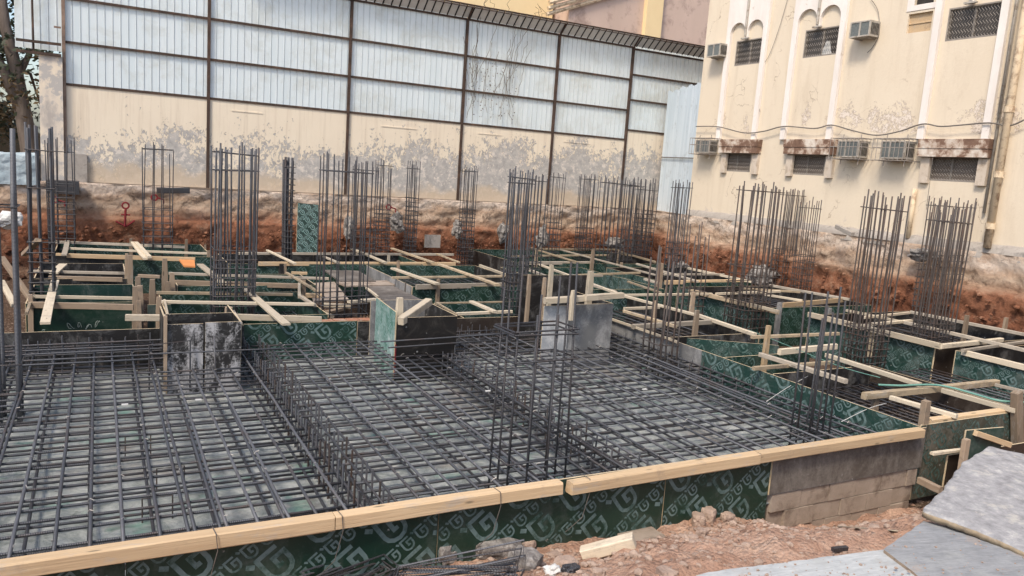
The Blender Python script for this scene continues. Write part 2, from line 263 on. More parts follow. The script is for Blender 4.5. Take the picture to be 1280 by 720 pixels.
# ------------------------------------------------------------------ mesh building
class MB:
    def __init__(s): s.v = []; s.f = []; s.mi = []; s.smooth = False
    def face(s, pts, mi=0):
        b = len(s.v); s.v += [tuple(p) for p in pts]; s.f.append(tuple(range(b, b+len(pts)))); s.mi.append(mi)
    def box(s, lo, hi, mi=0):
        x0, y0, z0 = lo; x1, y1, z1 = hi; b = len(s.v)
        s.v += [(x0, y0, z0), (x1, y0, z0), (x1, y1, z0), (x0, y1, z0), (x0, y0, z1), (x1, y0, z1), (x1, y1, z1), (x0, y1, z1)]
        for q in ((0, 3, 2, 1), (4, 5, 6, 7), (0, 1, 5, 4), (1, 2, 6, 5), (2, 3, 7, 6), (3, 0, 4, 7)): s.f.append(tuple(b+i for i in q)); s.mi.append(mi)
    def prism(s, poly, z0, z1, mi=0, mside=None):
        n = len(poly); b = len(s.v); s.v += [(x, y, z0) for x, y in poly] + [(x, y, z1) for x, y in poly]
        s.f.append(tuple(b+n+i for i in range(n))); s.mi.append(mi); s.f.append(tuple(b+n-1-i for i in range(n))); s.mi.append(mi)
        for i in range(n):
            j = (i+1) % n; s.f.append((b+i, b+j, b+n+j, b+n+i)); s.mi.append(mi if mside is None else mside)
    def tube(s, pts, r, n=6, mi=0, caps=True):
        pts = [Vector(p) for p in pts]; rings = []; rr = r if isinstance(r, (list, tuple)) else [r]*len(pts)
        up = None
        for i, p in enumerate(pts):
            d = (pts[min(i+1, len(pts)-1)] - pts[max(i-1, 0)]).normalized()
            if up is None: up = Vector((0, 0, 1)) if abs(d.z) < .9 else Vector((1, 0, 0))
            a = d.cross(up)
            if a.length < 1e-4: a = d.cross(Vector((0, 1, 0)))
            a.normalize(); bb = a.cross(d).normalized(); up = bb
            b = len(s.v); rings.append(b)
            for k in range(n):
                t = 2*math.pi*k/n; s.v.append(tuple(p + (a*math.cos(t) + bb*math.sin(t))*rr[i]))
        for q in range(len(rings)-1):
            for k in range(n):
                k2 = (k+1) % n; s.f.append((rings[q]+k, rings[q]+k2, rings[q+1]+k2, rings[q+1]+k)); s.mi.append(mi)
        if caps:
            s.f.append(tuple(rings[0]+n-1-k for k in range(n))); s.mi.append(mi); s.f.append(tuple(rings[-1]+k for k in range(n))); s.mi.append(mi)
    def mesh(s, name, mats):
        me = bpy.data.meshes.new(name); me.from_pydata(s.v, [], s.f)
        for mm in (mats if isinstance(mats, (list, tuple)) else [mats]): me.materials.append(MT[mm])
        me.polygons.foreach_set('material_index', s.mi)
        if s.smooth: me.polygons.foreach_set('use_smooth', [True]*len(s.f))
        me.update(); return me
    def build(s, name, mats, parent=None, loc=(0, 0, 0), local=False):
        """vertices are world coordinates unless local; they are stored about loc"""
        if not local: s.v = [(a-loc[0], b-loc[1], c-loc[2]) for a, b, c in s.v]
        return put(name, s.mesh(name, mats), parent, loc)
def wm(o):
    q = o.rotation_quaternion if o.rotation_mode == 'QUATERNION' else o.rotation_euler.to_quaternion()
    M = Matrix.Translation(o.location) @ q.to_matrix().to_4x4() @ Matrix.Diagonal((*o.scale, 1))
    return wm(o.parent) @ o.matrix_parent_inverse @ M if o.parent else M
def put(name, me, parent=None, loc=(0, 0, 0), rot=None):
    """link a mesh at a world location, under its parent"""
    o = bpy.data.objects.new(name, me); COL.objects.link(o); o.location = loc
    if rot is not None: o.rotation_mode = 'QUATERNION'; o.rotation_quaternion = rot
    if parent: o.parent = parent; o.matrix_parent_inverse = wm(parent).inverted()
    return o
def tag(o, label=None, cat=None, group=None, kind=None):
    if label: o['label'] = label
    if cat: o['category'] = cat
    if group: o['group'] = group
    if kind: o['kind'] = kind
    return o
def thing(name, label, cat, loc, group=None):
    o = bpy.data.objects.new(name, None); COL.objects.link(o); o.location = loc; o.empty_display_size = .2
    return tag(o, label, cat, group)
def quat(d, up=(0, 0, 1)):
    d = Vector(d).normalized(); u = Vector(up)
    if abs(d.dot(u)) > .98: u = Vector((0, 1, 0))
    y = u.cross(d).normalized(); z = d.cross(y)
    return Matrix((d, y, z)).transposed().to_quaternion()
def stick(name, p0, p1, w, h, mat='pale', parent=None, up=(0, 0, 1), taper=False, point=0.):
    """a sawn timber from p0 to p1: width w sideways, height h; local X runs along it"""
    p0, p1 = Vector(p0), Vector(p1); L = (p1-p0).length; c = min(w, h)*.09; a, b = w/2, h/2
    sec = [(-a+c, -b), (a-c, -b), (a, -b+c), (a, b-c), (a-c, b), (-a+c, b), (-a, b-c), (-a, -b+c)]
    m = MB(); n = 5; j = min(w, h)*.05; bow = ru(-.004, .004)*L
    for i in range(n):
        t = i/(n-1); x = (t-.5)*L; o = bow*(1-(2*t-1)**2); k = 1 if not (point and i == n-1) else point
        for y, z in sec: m.v.append((x + (ru(-j, j) if i in (0, n-1) else 0), y*k + o + ru(-j, j)*.5, z + ru(-j, j)*.5))
    for i in range(n-1):
        for k in range(8): m.f.append((i*8+k, i*8+(k+1) % 8, i*8+8+(k+1) % 8, i*8+8+k)); m.mi.append(0)
    m.f.append(tuple(range(7, -1, -1))); m.f.append(tuple((n-1)*8+k for k in range(8))); m.mi += [0, 0]
    return put(name, m.mesh(name, mat), parent, (p0+p1)/2, quat(p1-p0, up))

# --- printed logo of the film-faced plywood
def stroke(pts, w):
    pts = [Vector(p) for p in pts]; L, R = [], []
    for i, p in enumerate(pts):
        d0 = (p-pts[i-1]).normalized() if i else None; d1 = (pts[i+1]-p).normalized() if i < len(pts)-1 else None
        d0 = d0 or d1; d1 = d1 or d0; t = (d0+d1).normalized(); nn = Vector((-t.y, t.x)); k = w/2/max(.45, nn.dot(Vector((-d0.y, d0.x))))
        L.append(p+nn*k); R.append(p-nn*k)
    return [(L[i], L[i+1], R[i+1], R[i]) for i in range(len(pts)-1)]
def glyph():
    main = [(.80, .96), (.12, .96), (.12, .34)] + [(.5-.38*math.cos(a), .34-.34*math.sin(a)) for a in (.5, 1., 1.57, 2.14, 2.64)] + [(.88, .34), (.88, .68), (.50, .68), (.50, .36), (.66, .36)]
    return stroke(main, .145) + stroke([(-.20, 1.02), (-.02, .84)], .16)
GLYPH = glyph()
def clip(poly, x0, x1, y0, y1):
    for ax, v, s in ((0, x0, 1), (0, x1, -1), (1, y0, 1), (1, y1, -1)):
        out = []
        for i, p in enumerate(poly):
            q = poly[i-1]; a = (p[ax]-v)*s >= 0; b = (q[ax]-v)*s >= 0
            if a != b:
                t = (v-q[ax])/(p[ax]-q[ax]); out.append((q[0]+(p[0]-q[0])*t, q[1]+(p[1]-q[1])*t))
            if a: out.append((p[0], p[1]))
        poly = out
        if len(poly) < 3: return None
    return poly
def logos(m, L, H, y, side, mi, scale=1.):
    """print rows of marks on the face y of a panel spanning +-L/2, +-H/2; rows run up at 38 degrees"""
    ang = math.radians(38); ca, sa = math.cos(ang), math.sin(ang); e = .008; D = math.hypot(L, H)
    ox, oy = ru(0, .3), ru(0, .3); row = 0; v = -D
    def stamp(cx, cz, s):
        for q in GLYPH:
            pp = []
            for p in q:
                gx, gz = (p.x-.5)*s, (p.y-.5)*s
                u = (cx + gx*ca - gz*sa); w = (cz + gx*sa + gz*ca); pp.append((u, w))
            pp = clip(pp, -L/2+e, L/2-e, -H/2+e, H/2-e)
            if pp:
                pts = [(a*side, y, b) for a, b in pp] if side < 0 else [(a, y, b) for a, b in pp]
                m.face(pts, mi)
    while v < D:
        big = row % 2 == 0; s = (.27 if big else .125)*scale; pitch = (.42 if big else .155)*scale
        u = -D + (ox if big else oy)
        while u < D:
            cx, cz = u*ca - v*sa, u*sa + v*ca
            if abs(cx) < L/2+s and abs(cz) < H/2+s: stamp(cx, cz, s)
            u += pitch
        v += .235*scale; row += 1
def panel(name, p0, p1, z0, z1, mat='green', out=(0, -1, 0), logo=None, parent=None, t=.018, label=None, tilt=0., lmat=None, both=False):
    """plywood sheet standing between plan points p0 and p1; 'out' is the side that carries the print"""
    p0 = Vector((p0[0], p0[1], 0)); p1 = Vector((p1[0], p1[1], 0)); d = (p1-p0); L = d.length; d.normalize()
    nrm = Vector((d.y, -d.x, 0))                   # local -Y
    if nrm.dot(Vector(out)) < 0: p0, p1 = p1, p0; d = -d
    H = z1-z0; m = MB(); m.box((-L/2, -t/2, -H/2), (L/2, t/2, H/2), 0)
    m.mi[1] = 1; m.mi[3] = 1; m.mi[5] = 1
    mats = [mat, 'edge']
    if logo:
        mats.append(lmat or ('logo' if mat == 'green' else 'logodim')); logos(m, L, H, -t/2-.0012, 1, 2, logo)
        if both: logos(m, L, H, t/2+.0012, -1, 2, logo)
    c = (p0+p1)/2; c.z = (z0+z1)/2
    o = put(name, m.mesh(name, mats), parent, c, quat(d))
    if label: o['label'] = label
    return o

# --- reinforcing bars
def bar_mesh(L, r, mat='bar', n=6, wob=.003):
    m = MB(); m.smooth = False; k = max(2, min(9, int(L/.7)+1))
    m.tube([(L*(i/(k-1)-.5), ru(-wob, wob), ru(-wob, wob)) for i in range(k)], r, n); me = m.mesh('bar', mat)
    me.polygons.foreach_set('use_smooth', [len(p.vertices) == 4 for p in me.polygons]); return me
def bar(name, p0, p1, r, mat='bar', parent=None, n=6, wob=.003):
    p0, p1 = Vector(p0), Vector(p1); return put(name, bar_mesh((p1-p0).length, r, mat, n, wob), parent, (p0+p1)/2, quat(p1-p0))
# ================================================================== SETTING
WY, BX, GZ = 22.0, 16.3, 1.38          # boundary wall plane, facade plane, street level behind
def grid(name, nu, nv, fn, mat, kind=None, smooth=True):
    m = MB(); m.smooth = smooth
    for j in range(nv+1):
        for i in range(nu+1): m.v.append(tuple(fn(i/nu, j/nv)))
    for j in range(nv):
        for i in range(nu):
            a = j*(nu+1)+i; m.f.append((a, a+1, a+nu+2, a+nu+1)); m.mi.append(0)
    o = m.build(name, mat); 
    if kind: o['kind'] = kind
    return o
def fbm(x, y, z=0., o=4, s=1.):
    v, a = 0, .5
    for i in range(o): v += a*mnoise.noise(Vector((x*s, y*s, z*s))); s *= 2.1; a *= .5
    return v

# street-level land all round the pit, one sheet out to the horizon with the excavation left open
m = MB()
X0, X1, Y0, Y1, BIG = -7.5, 16.45, -3.2, 21.9, 600
xs, ys = [-BIG, X0, X1, BIG], [-BIG, Y0, Y1, BIG]
for i in range(3):
    for j in range(3):
        if i == 1 and j == 1: continue
        m.face([(xs[i], ys[j], GZ), (xs[i+1], ys[j], GZ), (xs[i+1], ys[j+1], GZ), (xs[i], ys[j+1], GZ)])
tag(m.build('ground', 'street'), kind='structure')
# pit floor
tag(grid('pit_floor', 60, 60, lambda u, v: (X0-1+u*(X1-X0+2), 4.95+v*17.6, -.82-.12*max(0, 1-v*14) + .10*fbm(u*24, v*19)), 'pitsoil'), kind='structure')
# blinding under the raft (a real sheet with ripples)
tag(grid('blinding_floor', 130, 90, lambda u, v: (-2.3+u*9.98, 4.96+v*6.25, -.56 + .022*fbm(u*40, v*60, 3)), 'blinding'), kind='structure')

# back and side banks: near-vertical cuts with ledges
def bankp(t, n): return n
def back(u, v):
    x = X0-1+u*(X1-X0+1.6); z = -.95+v*2.45; e = .18*fbm(x*1.1, z*1.6, 1.) + .11*fbm(x*4, z*5, 4.) + .05*abs(fbm(x*9, z*11, 2.))
    led = .55*max(0, 1-v/.30)**1.4 + (.16 if v < .60 else 0) + .05*(1-v)
    if v > .985: return (x, 22.35, 1.385)
    return (x, 21.78-led+e*(1 if v < .9 else .3), min(z, 1.36))
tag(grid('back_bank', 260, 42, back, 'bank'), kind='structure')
def side(u, v):
    y = 1.0+u*21.2; z = -.95+v*2.47; e = .18*fbm(y*1.1, z*1.6, 9.) + .11*fbm(y*4, z*5, 14.) + .05*abs(fbm(y*9, z*11, 2.))
    led = .5*max(0, 1-v/.30)**1.4 + (.22 if v < .66 else 0) + .05*(1-v)
    if v > .985: return (16.75, y, 1.385)
    return (16.16-led+e*(1 if v < .9 else .3), y, min(z, 1.40))
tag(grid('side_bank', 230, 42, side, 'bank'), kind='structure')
def leftb(u, v):
    y = 5.0+u*17.5; k = v; toe = -2.35 if y > 11.6 else -2.35 - .45*(11.6-y)**.5
    x = toe - k*2.6; z = -.95 + 2.35*min(1, k*1.15)**.8 + .12*fbm(x*2, y*2, 5.) + .06*fbm(x*7, y*7, 2.)
    if v > .97: return (X0-.3, y, GZ+.005)
    return (x, y, z)
tag(grid('left_bank', 120, 40, leftb, 'soil'), kind='structure')
# near slope: from the foot of the raft form up to where the photographer stands
def soil_h(x, y):
    foot = -.55 if x < 4.6 else (-.55 - .36*min(1, (x-4.6)/1.7))
    y0 = 4.75
    if y >= y0: h = foot
    else:
        k = (y0-y)/(3.4 if x < 5.5 else 3.0); h = foot + (.80-foot)*min(1, k)**(.95)
    tr = max(0, min(1, (x-7.7)/.5))*max(0, min(1, (y-3.3)/.7)); h -= tr*.12
    h += .12*fbm(x*1.3, y*1.3, 3.) + .07*fbm(x*4, y*4, 8.)
    b = max(0, min(1, (x-2.3)/.5))*max(0, min(1, (3.75-y)/.25)); h = h*(1-b)+min(h, -.06)*b
    return h
def near(u, v):
    x = -4.5+u*21.5; y = 5.2-v*6.6; h = soil_h(x, y) + (.075*fbm(x*9, y*9, 1.) + .05*fbm(x*26, y*26, 6., 2) if y > 2 else 0)
    return (x, y, h)
tag(grid('near_soil_slope', 420, 170, near, 'soil'), kind='structure')
tag(grid('near_land', 20, 10, lambda u, v: (X0-1+u*30, -1.35-v*2.2, .78+.6*v*v), 'soil'), kind='structure')

# ------------------------------------------------------------------ boundary wall and sheet screen
wall = thing('boundary_wall', 'long cream plastered wall with peeling grey render above the red earth cut', 'wall', (6, WY, GZ))
m = MB(); m.box((-1.2, WY, .9), (15.82, WY+.25, 3.69)); m.box((15.82, WY+.002, .9), (20, WY+.25, 4.02))
for a, b, z in ((3.1, 3.9, 3.42), (7.2, 8.3, 3.38), (10.3, 11.1, 3.43), (13.4, 14.4, 3.42)):   # shallow patched bands on the render
    m.box((a, WY-.012, z), (b, WY+.1, z+.03))
m.build('wall_face', 'plaster', wall, (6, WY, GZ))
m = MB(); m.box((-1.22, WY-.14, .9), (-.74, WY+.26, 4.30)); m.build('end_pillar', 'pillar', wall, (-1, WY-.14, GZ))
m = MB(); m.box((-.74, WY-.10, .95), (-.25, WY-.004, 2.05)); m.build('render_patch', 'concrete', wall, (-.5, WY-.1, 1.0))

scr = thing('sheet_screen', 'tall screen of pale ribbed sheets on rusty posts and rails above the plastered wall', 'screen', (7, WY, 3.7))
PX = [-.71, 2.53, 6.22, 9.73, 12.93, 15.82]
def ribbed(x0, x1, z0, z1, y, pitch=.172, d=.014, w=.026, lean=0.):
    m = MB(); x = x0
    def q(a, ya, b, yb, mi): m.face([(a, ya, z0), (b, yb, z0), (b, yb+lean, z1), (a, ya+lean, z1)], mi)
    while x < x1-1e-3:
        e = min(x+pitch-w, x1); q(x, y, e, y, 0)
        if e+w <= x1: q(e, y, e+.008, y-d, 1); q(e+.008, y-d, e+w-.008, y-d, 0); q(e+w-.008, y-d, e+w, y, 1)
        x = e+w
    return m
ZR = [3.69, 4.67, 5.68, 6.73]
for i in range(5):
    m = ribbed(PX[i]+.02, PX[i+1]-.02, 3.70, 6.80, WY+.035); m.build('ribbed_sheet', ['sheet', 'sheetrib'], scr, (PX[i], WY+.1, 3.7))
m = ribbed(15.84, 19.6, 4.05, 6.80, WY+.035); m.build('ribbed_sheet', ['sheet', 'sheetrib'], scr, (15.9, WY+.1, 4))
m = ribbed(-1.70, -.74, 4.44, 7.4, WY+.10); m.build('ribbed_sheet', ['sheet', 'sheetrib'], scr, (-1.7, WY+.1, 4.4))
for i, x in enumerate(PX):
    m = MB(); m.box((x-.036, WY-.05, .75 if i in (1, 2, 3, 4) else 1.3), (x+.036, WY+.05, 6.75))
    o = m.build('post', 'rust' if i else 'rustlight', scr, (x, WY, 1)); 
    m = MB(); m.tube([(x, WY-.03, 6.72), (x, WY-.33, 7.04)], .03, 6); m.build('bracket', 'rust', scr, (x, WY-.03, 6.72))
for i in range(5):
    for z in ZR: 
        m = MB(); m.box((PX[i]+.037, WY-.022, z-.028), (PX[i+1]-.037, WY+.016, z+.03)); m.build('rail', 'rust', scr, (PX[i], WY, z))
for z in (4.02, 5.02, 5.85, 6.68): m = MB(); m.box((15.87, WY-.022, z-.028), (19.6, WY+.016, z+.03)); m.build('rail', 'rust', scr, (15.9, WY, z))
for z in (4.33, 4.58): m = MB(); m.box((-1.66, WY-.2, z-.03), (-.757, WY-.13, z+.03)); m.build('rail', 'rust', scr, (-1.6, WY-.2, z))
m = MB(); m.tube([(-1.32, WY-.10, 4.3), (-1.34, WY-.10, 7.3)], .025, 6); m.build('post', 'rust', scr, (-1.3, WY-.1, 4.3))
m = MB(); m.box((-.9, WY-.16, 4.95), (-.756, WY-.12, 4.99)); m.build('bracket', 'rustlight', scr, (-.9, WY-.1, 4.9))
m = MB(); x = 3.2                                 # eaves: ribbed awning tilted out and up
while x < 19.6:
    e = x+.20; A, B = (WY-.02, 6.77), (WY-.36, 7.07)
    m.face([(x, A[0], A[1]), (e, A[0], A[1]), (e, B[0], B[1]), (x, B[0], B[1])], 0)
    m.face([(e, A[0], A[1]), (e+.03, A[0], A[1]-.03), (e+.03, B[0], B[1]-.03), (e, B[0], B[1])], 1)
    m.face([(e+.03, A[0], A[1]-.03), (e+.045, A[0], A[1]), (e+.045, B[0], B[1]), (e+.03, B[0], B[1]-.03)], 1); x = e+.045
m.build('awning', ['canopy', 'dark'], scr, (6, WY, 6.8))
m = MB(); m.tube([(3.2, WY-.37, 7.08), (19.6, WY-.37, 7.08)], .022, 6); m.tube([(3.2, WY-.40, 7.01), (19.6, WY-.40, 7.01)], .014, 6); m.build('awning_edge', 'rust', scr, (6, WY-.4, 7.1))
m = MB(); x = 12.1; m.face([(x, WY-.058, 3.70), (12.86, WY-.058, 3.70), (12.86, WY-.058, 4.0)]); 

# dry creeper on the screen
vine = MB(); random.seed(21)
for k in range(26):
    x, z = ru(9.8, 11.6), ru(3.7, 5.4); pts = []; dx = ru(-.04, .06)
    for i in range(9): pts.append((x, WY-.075+ru(-.02, .01), z)); x += dx+ru(-.07, .07); z += ru(.1, .3)
    pts = [p for p in pts if p[2] < 7.2]
    if len(pts) > 2: vine.tube(pts, .006, 4)
for k in range(7):
    x = ru(9.4, 12.2); vine.tube([(x+ru(-.3, .3)*i/3, WY-.42+.02*i, 7.05+.16*i*ru(.5, 1)) for i in range(4)], .007, 4)
for k in range(150):
    x, z = ru(9.8, 11.5), ru(3.9, 5.6); a = ru(0, 6.28); s = ru(.02, .05)
    vine.face([(x, WY-.09, z), (x+s*math.cos(a), WY-.11, z+s*math.sin(a)), (x+s*math.cos(a+.8), WY-.08, z+s*math.sin(a+.8))])
tag(vine.build('dry_creeper', 'vine', None, (10.6, WY-.1, 4)), 'leafless dry creeper clinging to the ribbed sheets beside a post', 'creeper')

# galvanised fence between screen and house
m = MB(); P0, P1 = Vector((17.25, 21.75)), Vector((16.36, 18.95)); d = (P1-P0); n = int(d.length/.085); nn = Vector((d.y, -d.x)).normalized()
if nn.x > 0: nn = -nn
top = [5.45+ .04*math.sin(i*.9)+(.0 if i > n*.35 else -.05) for i in range(n+1)]
for i in range(n):
    a, b = P0+d*(i/n), P0+d*((i+1)/n); o0 = nn*(.028 if i % 2 else 0); o1 = nn*(0 if i % 2 else .028)
    m.face([(*(a+o0), 1.3), (*(b+o1), 1.3), (*(b+o1), top[i+1]), (*(a+o0), top[i])])
f = thing('corrugated_fence', 'tall pale blue corrugated metal sheet closing the gap beside the cream house', 'fence', (16.8, 20.3, 1.38))
m.build('corrugated_sheet', 'bluesheet', f, (16.8, 20.3, 1.38))
m = MB(); m.tube([(*(P0+d*.03+nn*.06), 3.2), (*(P0+d*.97+nn*.06), 3.16)], .018, 6); m.build('tie_rail', 'cable', f, (16.8, 20.3, 3.2))

# ------------------------------------------------------------------ cream house on the right
house = thing('cream_house', 'cream rendered house wall with white arched bays, wire-mesh windows and flaking paint', 'house', (BX, 13, GZ))
HL = (BX, 13, GZ)
wins = [(16.57, 17.65, 5.82, 6.52), (14.01, 15.14, 5.82, 6.52), (10.07, 11.22, 5.82, 6.51), (16.56, 17.70, 2.81, 3.34), (13.98, 15.17, 2.81, 3.34), (10.02, 11.28, 2.82, 3.36), (11.60, 12.19, 6.10, 6.52), (11.62, 12.08, 6.70, 7.2)]
def cutwall(X, ya, yb, za, zb, holes, depth, m):
    ysb = sorted({ya, yb, *[h[0] for h in holes], *[h[1] for h in holes]}); zsb = sorted({za, zb, *[h[2] for h in holes], *[h[3] for h in holes]})
    for a, b in zip(ysb, ysb[1:]):
        for c, d2 in zip(zsb, zsb[1:]):
            cy_, cz_ = (a+b)/2, (c+d2)/2
            if any(h[0] < cy_ < h[1] and h[2] < cz_ < h[3] for h in holes): continue
            m.face([(X, b, c), (X, a, c), (X, a, d2), (X, b, d2)])
    for (a, b, c, d2) in holes:
        Q = X+depth
        m.face([(X, a, c), (Q, a, c), (Q, a, d2), (X, a, d2)]); m.face([(X, b, d2), (Q, b, d2), (Q, b, c), (X, b, c)])
        m.face([(X, a, c), (X, b, c), (Q, b, c), (Q, a, c)]); m.face([(X, a, d2), (Q, a, d2), (Q, b, d2), (X, b, d2)])
m = MB(); cutwall(BX, -4, 19, 1.3, 11, wins, .10, m)
m.face([(BX, 19, 1.3), (BX, 19, 11), (BX+9, 19, 11), (BX+9, 19, 1.3)]); m.face([(BX, -4, 11), (BX+9, -4, 11), (BX+9, 19, 11), (BX, 19, 11)])
m.face([(BX+9, 19, 1.3), (BX+9, 19, 11), (BX+9, -4, 11), (BX+9, -4, 1.3)]); m.face([(BX+9, -4, 1.3), (BX+9, -4, 11), (BX, -4, 11), (BX, -4, 1.3)])
m.build('wall', 'facade', house, HL)
m = MB(); m.smooth = True
for i in range(241):
    y = 18.99-i*.08; e = .10*fbm(y*1.7, .3, 2.)+.05*fbm(y*6, 1., 2.)
    for x, z in ((BX+.05, 1.62+e*.5), (BX-.05+e*.3, 1.55+e*.8), (BX-.11-e*.7, 1.44+e*.6), (BX-.13-e, 1.28)): m.v.append((x, y, z))
for i in range(240):
    for k in range(3): a = i*4+k; m.f.append((a, a+1, a+5, a+4)); m.mi.append(0)
m.build('plinth', 'concrete', house, HL)
# white bays (outer Y range, arch centres)
FR = .09
def bay(ya, yb, wb, zl, ztop, arches=None, zs=6.78):
    m = MB(); x = BX-FR
    m.box((x, ya, zl), (BX-.003, ya+wb, ztop if not arches else zs)); m.box((x, yb-wb, zl), (BX-.003, yb, ztop if not arches else zs))
    if arches:
        a0, a1 = ya+wb, yb-wb; md = (a0+a1)/2; piers = .05
        spans = [(a0, md-piers), (md+piers, a1)]
        m.box((x, ya, zs), (BX-.003, a0, ztop)); m.box((x, a1, zs), (BX-.003, yb, ztop)); m.box((x, md-piers, 6.56), (BX-.003, md+piers, ztop))
        for s0, s1 in spans:
            c, r = (s0+s1)/2, (s1-s0)/2; N = 18; pts = [(c - r*math.cos(math.pi*i/N), zs + (r*1.0)*math.sin(math.pi*i/N)) for i in range(N+1)]
            for (y0_, z0_), (y1_, z1_) in zip(pts, pts[1:]):
                m.face([(x, y1_, z1_), (x, y0_, z0_), (x, y0_, ztop), (x, y1_, ztop)])
                m.face([(x, y0_, z0_), (x, y1_, z1_), (BX, y1_, z1_), (BX, y0_, z0_)])
    return m
for (ya, yb, ar) in ((16.42, 18.01, True), (13.85, 15.52, True), (9.88, 11.50, True)):
    m = bay(ya, yb, .16, 3.72, 9.5, ar, 6.72 if ya > 12 else 6.9); m.build('arched_bay', 'white', house, HL)
    md = (ya+yb)/2; mm = MB(); mm.tube([(BX-FR-.03, md, 6.6), (BX-FR-.03, md, 9.5)], .035, 8); mm.box((BX-FR-.06, md-.13, 6.52), (BX-FR+.02, md+.13, 6.557)); mm.build('downpipe', 'acbody', house, HL)
# windows
def wmesh(y0, y1, z0, z1, x, wob=.03, pitch=.066):
    m = MB(); n = int((y1-y0)/pitch)
    for i in range(n+1):
        y = y0+.02+(y1-y0-.04)*i/n; k = 10; pts = [(x, y + (wob if j % 2 else -wob), z0+.01+(z1-z0-.02)*j/k) for j in range(k+1)]; m.tube(pts, .0065, 4)
    m.box((x-.012, y0+.002, z0+.002), (x+.012, y1-.002, z0+.03)); m.box((x-.012, y0+.002, z1-.03), (x+.012, y1-.002, z1-.002))
    m.box((x-.012, y0+.002, z0+.03), (x+.012, y0+.03, z1-.03)); m.box((x-.012, y1-.03, z0+.03), (x+.012, y1-.002, z1-.03)); return m
for i, (y0, y1, z0, z1) in enumerate(wins[:6]):
    m = MB(); m.box((BX+.07, y0, z0), (BX+.098, y1, z1)); w = m.build('window', 'glassd' if i < 3 else 'louvre', house, (BX+.2, (y0+y1)/2, z0))
    m = wmesh(y0, y1, z0, z1, BX+.012); m.build('wire_mesh', 'mesh', w, (BX+.03, (y0+y1)/2, z0))
    fm = MB()
    for a in (y0+.003, (y0+y1)/2-.02, y1-.043): fm.box((BX+.04, a, z0+.043), (BX+.069, a+.04, z1-.043))
    for c in (z0+.003, z1-.043): fm.box((BX+.039, y0+.003, c), (BX+.068, y1-.003, c+.04))
    fm.build('frame', 'mesh', w, (BX+.17, (y0+y1)/2, z0))
    if i == 1:
        mm = MB(); mm.smooth = True
        for j in range(5):
            for k in range(9):
                t = k/8; mm.v.append((BX+.055-.025*math.sin(t*math.pi), 14.42+ (t-.5)*.42*(1-j*.16), z0+.02+j*.085+.02*math.sin(k*2.1)))
        for j in range(4):
            for k in range(8): a = j*9+k; mm.f.append((a, a+1, a+10, a+9)); mm.mi.append(0)
        mm.build('white_cloth', 'paper', w, (BX+.1, 14.42, z0))
        mm = MB(); mm.box((BX+.045, y0+.05, z0+.05), (BX+.066, y0+.42, z1-.05)); mm.build('shutter', 'darkbrown', w, (BX+.1, y0, z0))
# hoods and side cheeks of the lower windows
for y0, y1 in ((16.20, 17.74), (13.66, 15.25), (9.78, 11.36)):
    m = MB(); m.box((BX-.20, y0, 3.515), (BX-.003, y1, 3.715)); m.box((BX-.185, y0+.01, 3.335), (BX-.003, y1-.01, 3.512)); m.build('window_hood', 'rustlintel', house, (BX-.25, (y0+y1)/2, 3.5))
    for a, b in ((y0+.03, y0+.235), (y1-.06-.205, y1-.06)):
        m = MB(); m.box((BX-.09, a, 2.76), (BX-.003, b, 3.322)); m.build('window_cheek', 'whitestain', house, (BX-.2, a, 2.8))
# boarded opening and broken opening
m = MB(); m.box((BX+.06, 11.60, 6.10), (BX+.098, 12.19, 6.52)); b = m.build('boarded_opening', 'timber', house, (BX+.12, 11.9, 6.1))
m = MB(); m.box((BX+.04, 11.60, 6.30), (BX+.059, 12.19, 6.325)); m.build('slat', 'timber', b, (BX+.1, 11.9, 6.3))
m = MB(); m.box((BX+.07, 11.62, 6.70), (BX+.098, 12.08, 7.2)); m.build('broken_opening', 'dark', house, (BX+.2, 11.9, 6.7))
m = MB(); m.box((BX-.014, 11.50, 6.58), (BX-.002, 12.25, 6.70)); m.box((BX-.014, 12.08, 6.70), (BX-.002, 12.25, 7.25)); m.build('patch_surround', 'white', house, (BX, 11.9, 6.6))
# pipes down the facade
def vpipe(y, x, z0, z1, r, name='drain_pipe', mat='pipe', collars=()):
    m = MB(); m.smooth = True; m.tube([(x, y, z0), (x, y, z1)], r, 12); o = m.build(name, mat, house, (x, y, z0))
    for z in collars:
        mm = MB(); mm.tube([(x, y, z-.06), (x, y, z+.06)], r*1.28, 12); mm.build('collar', mat, o, (x, y, z))
vpipe(9.52, BX-.13, 1.5, 9.5, .075, collars=(1.95, 4.3, 3.0)); vpipe(9.74, BX-.06, 2.2, 9.5, .03, mat='acbody'); vpipe(9.70, BX-.16, 4.2, 9.5, .028, mat='acbody')
vpipe(11.36, BX-.07, 1.5, 2.62, .05)
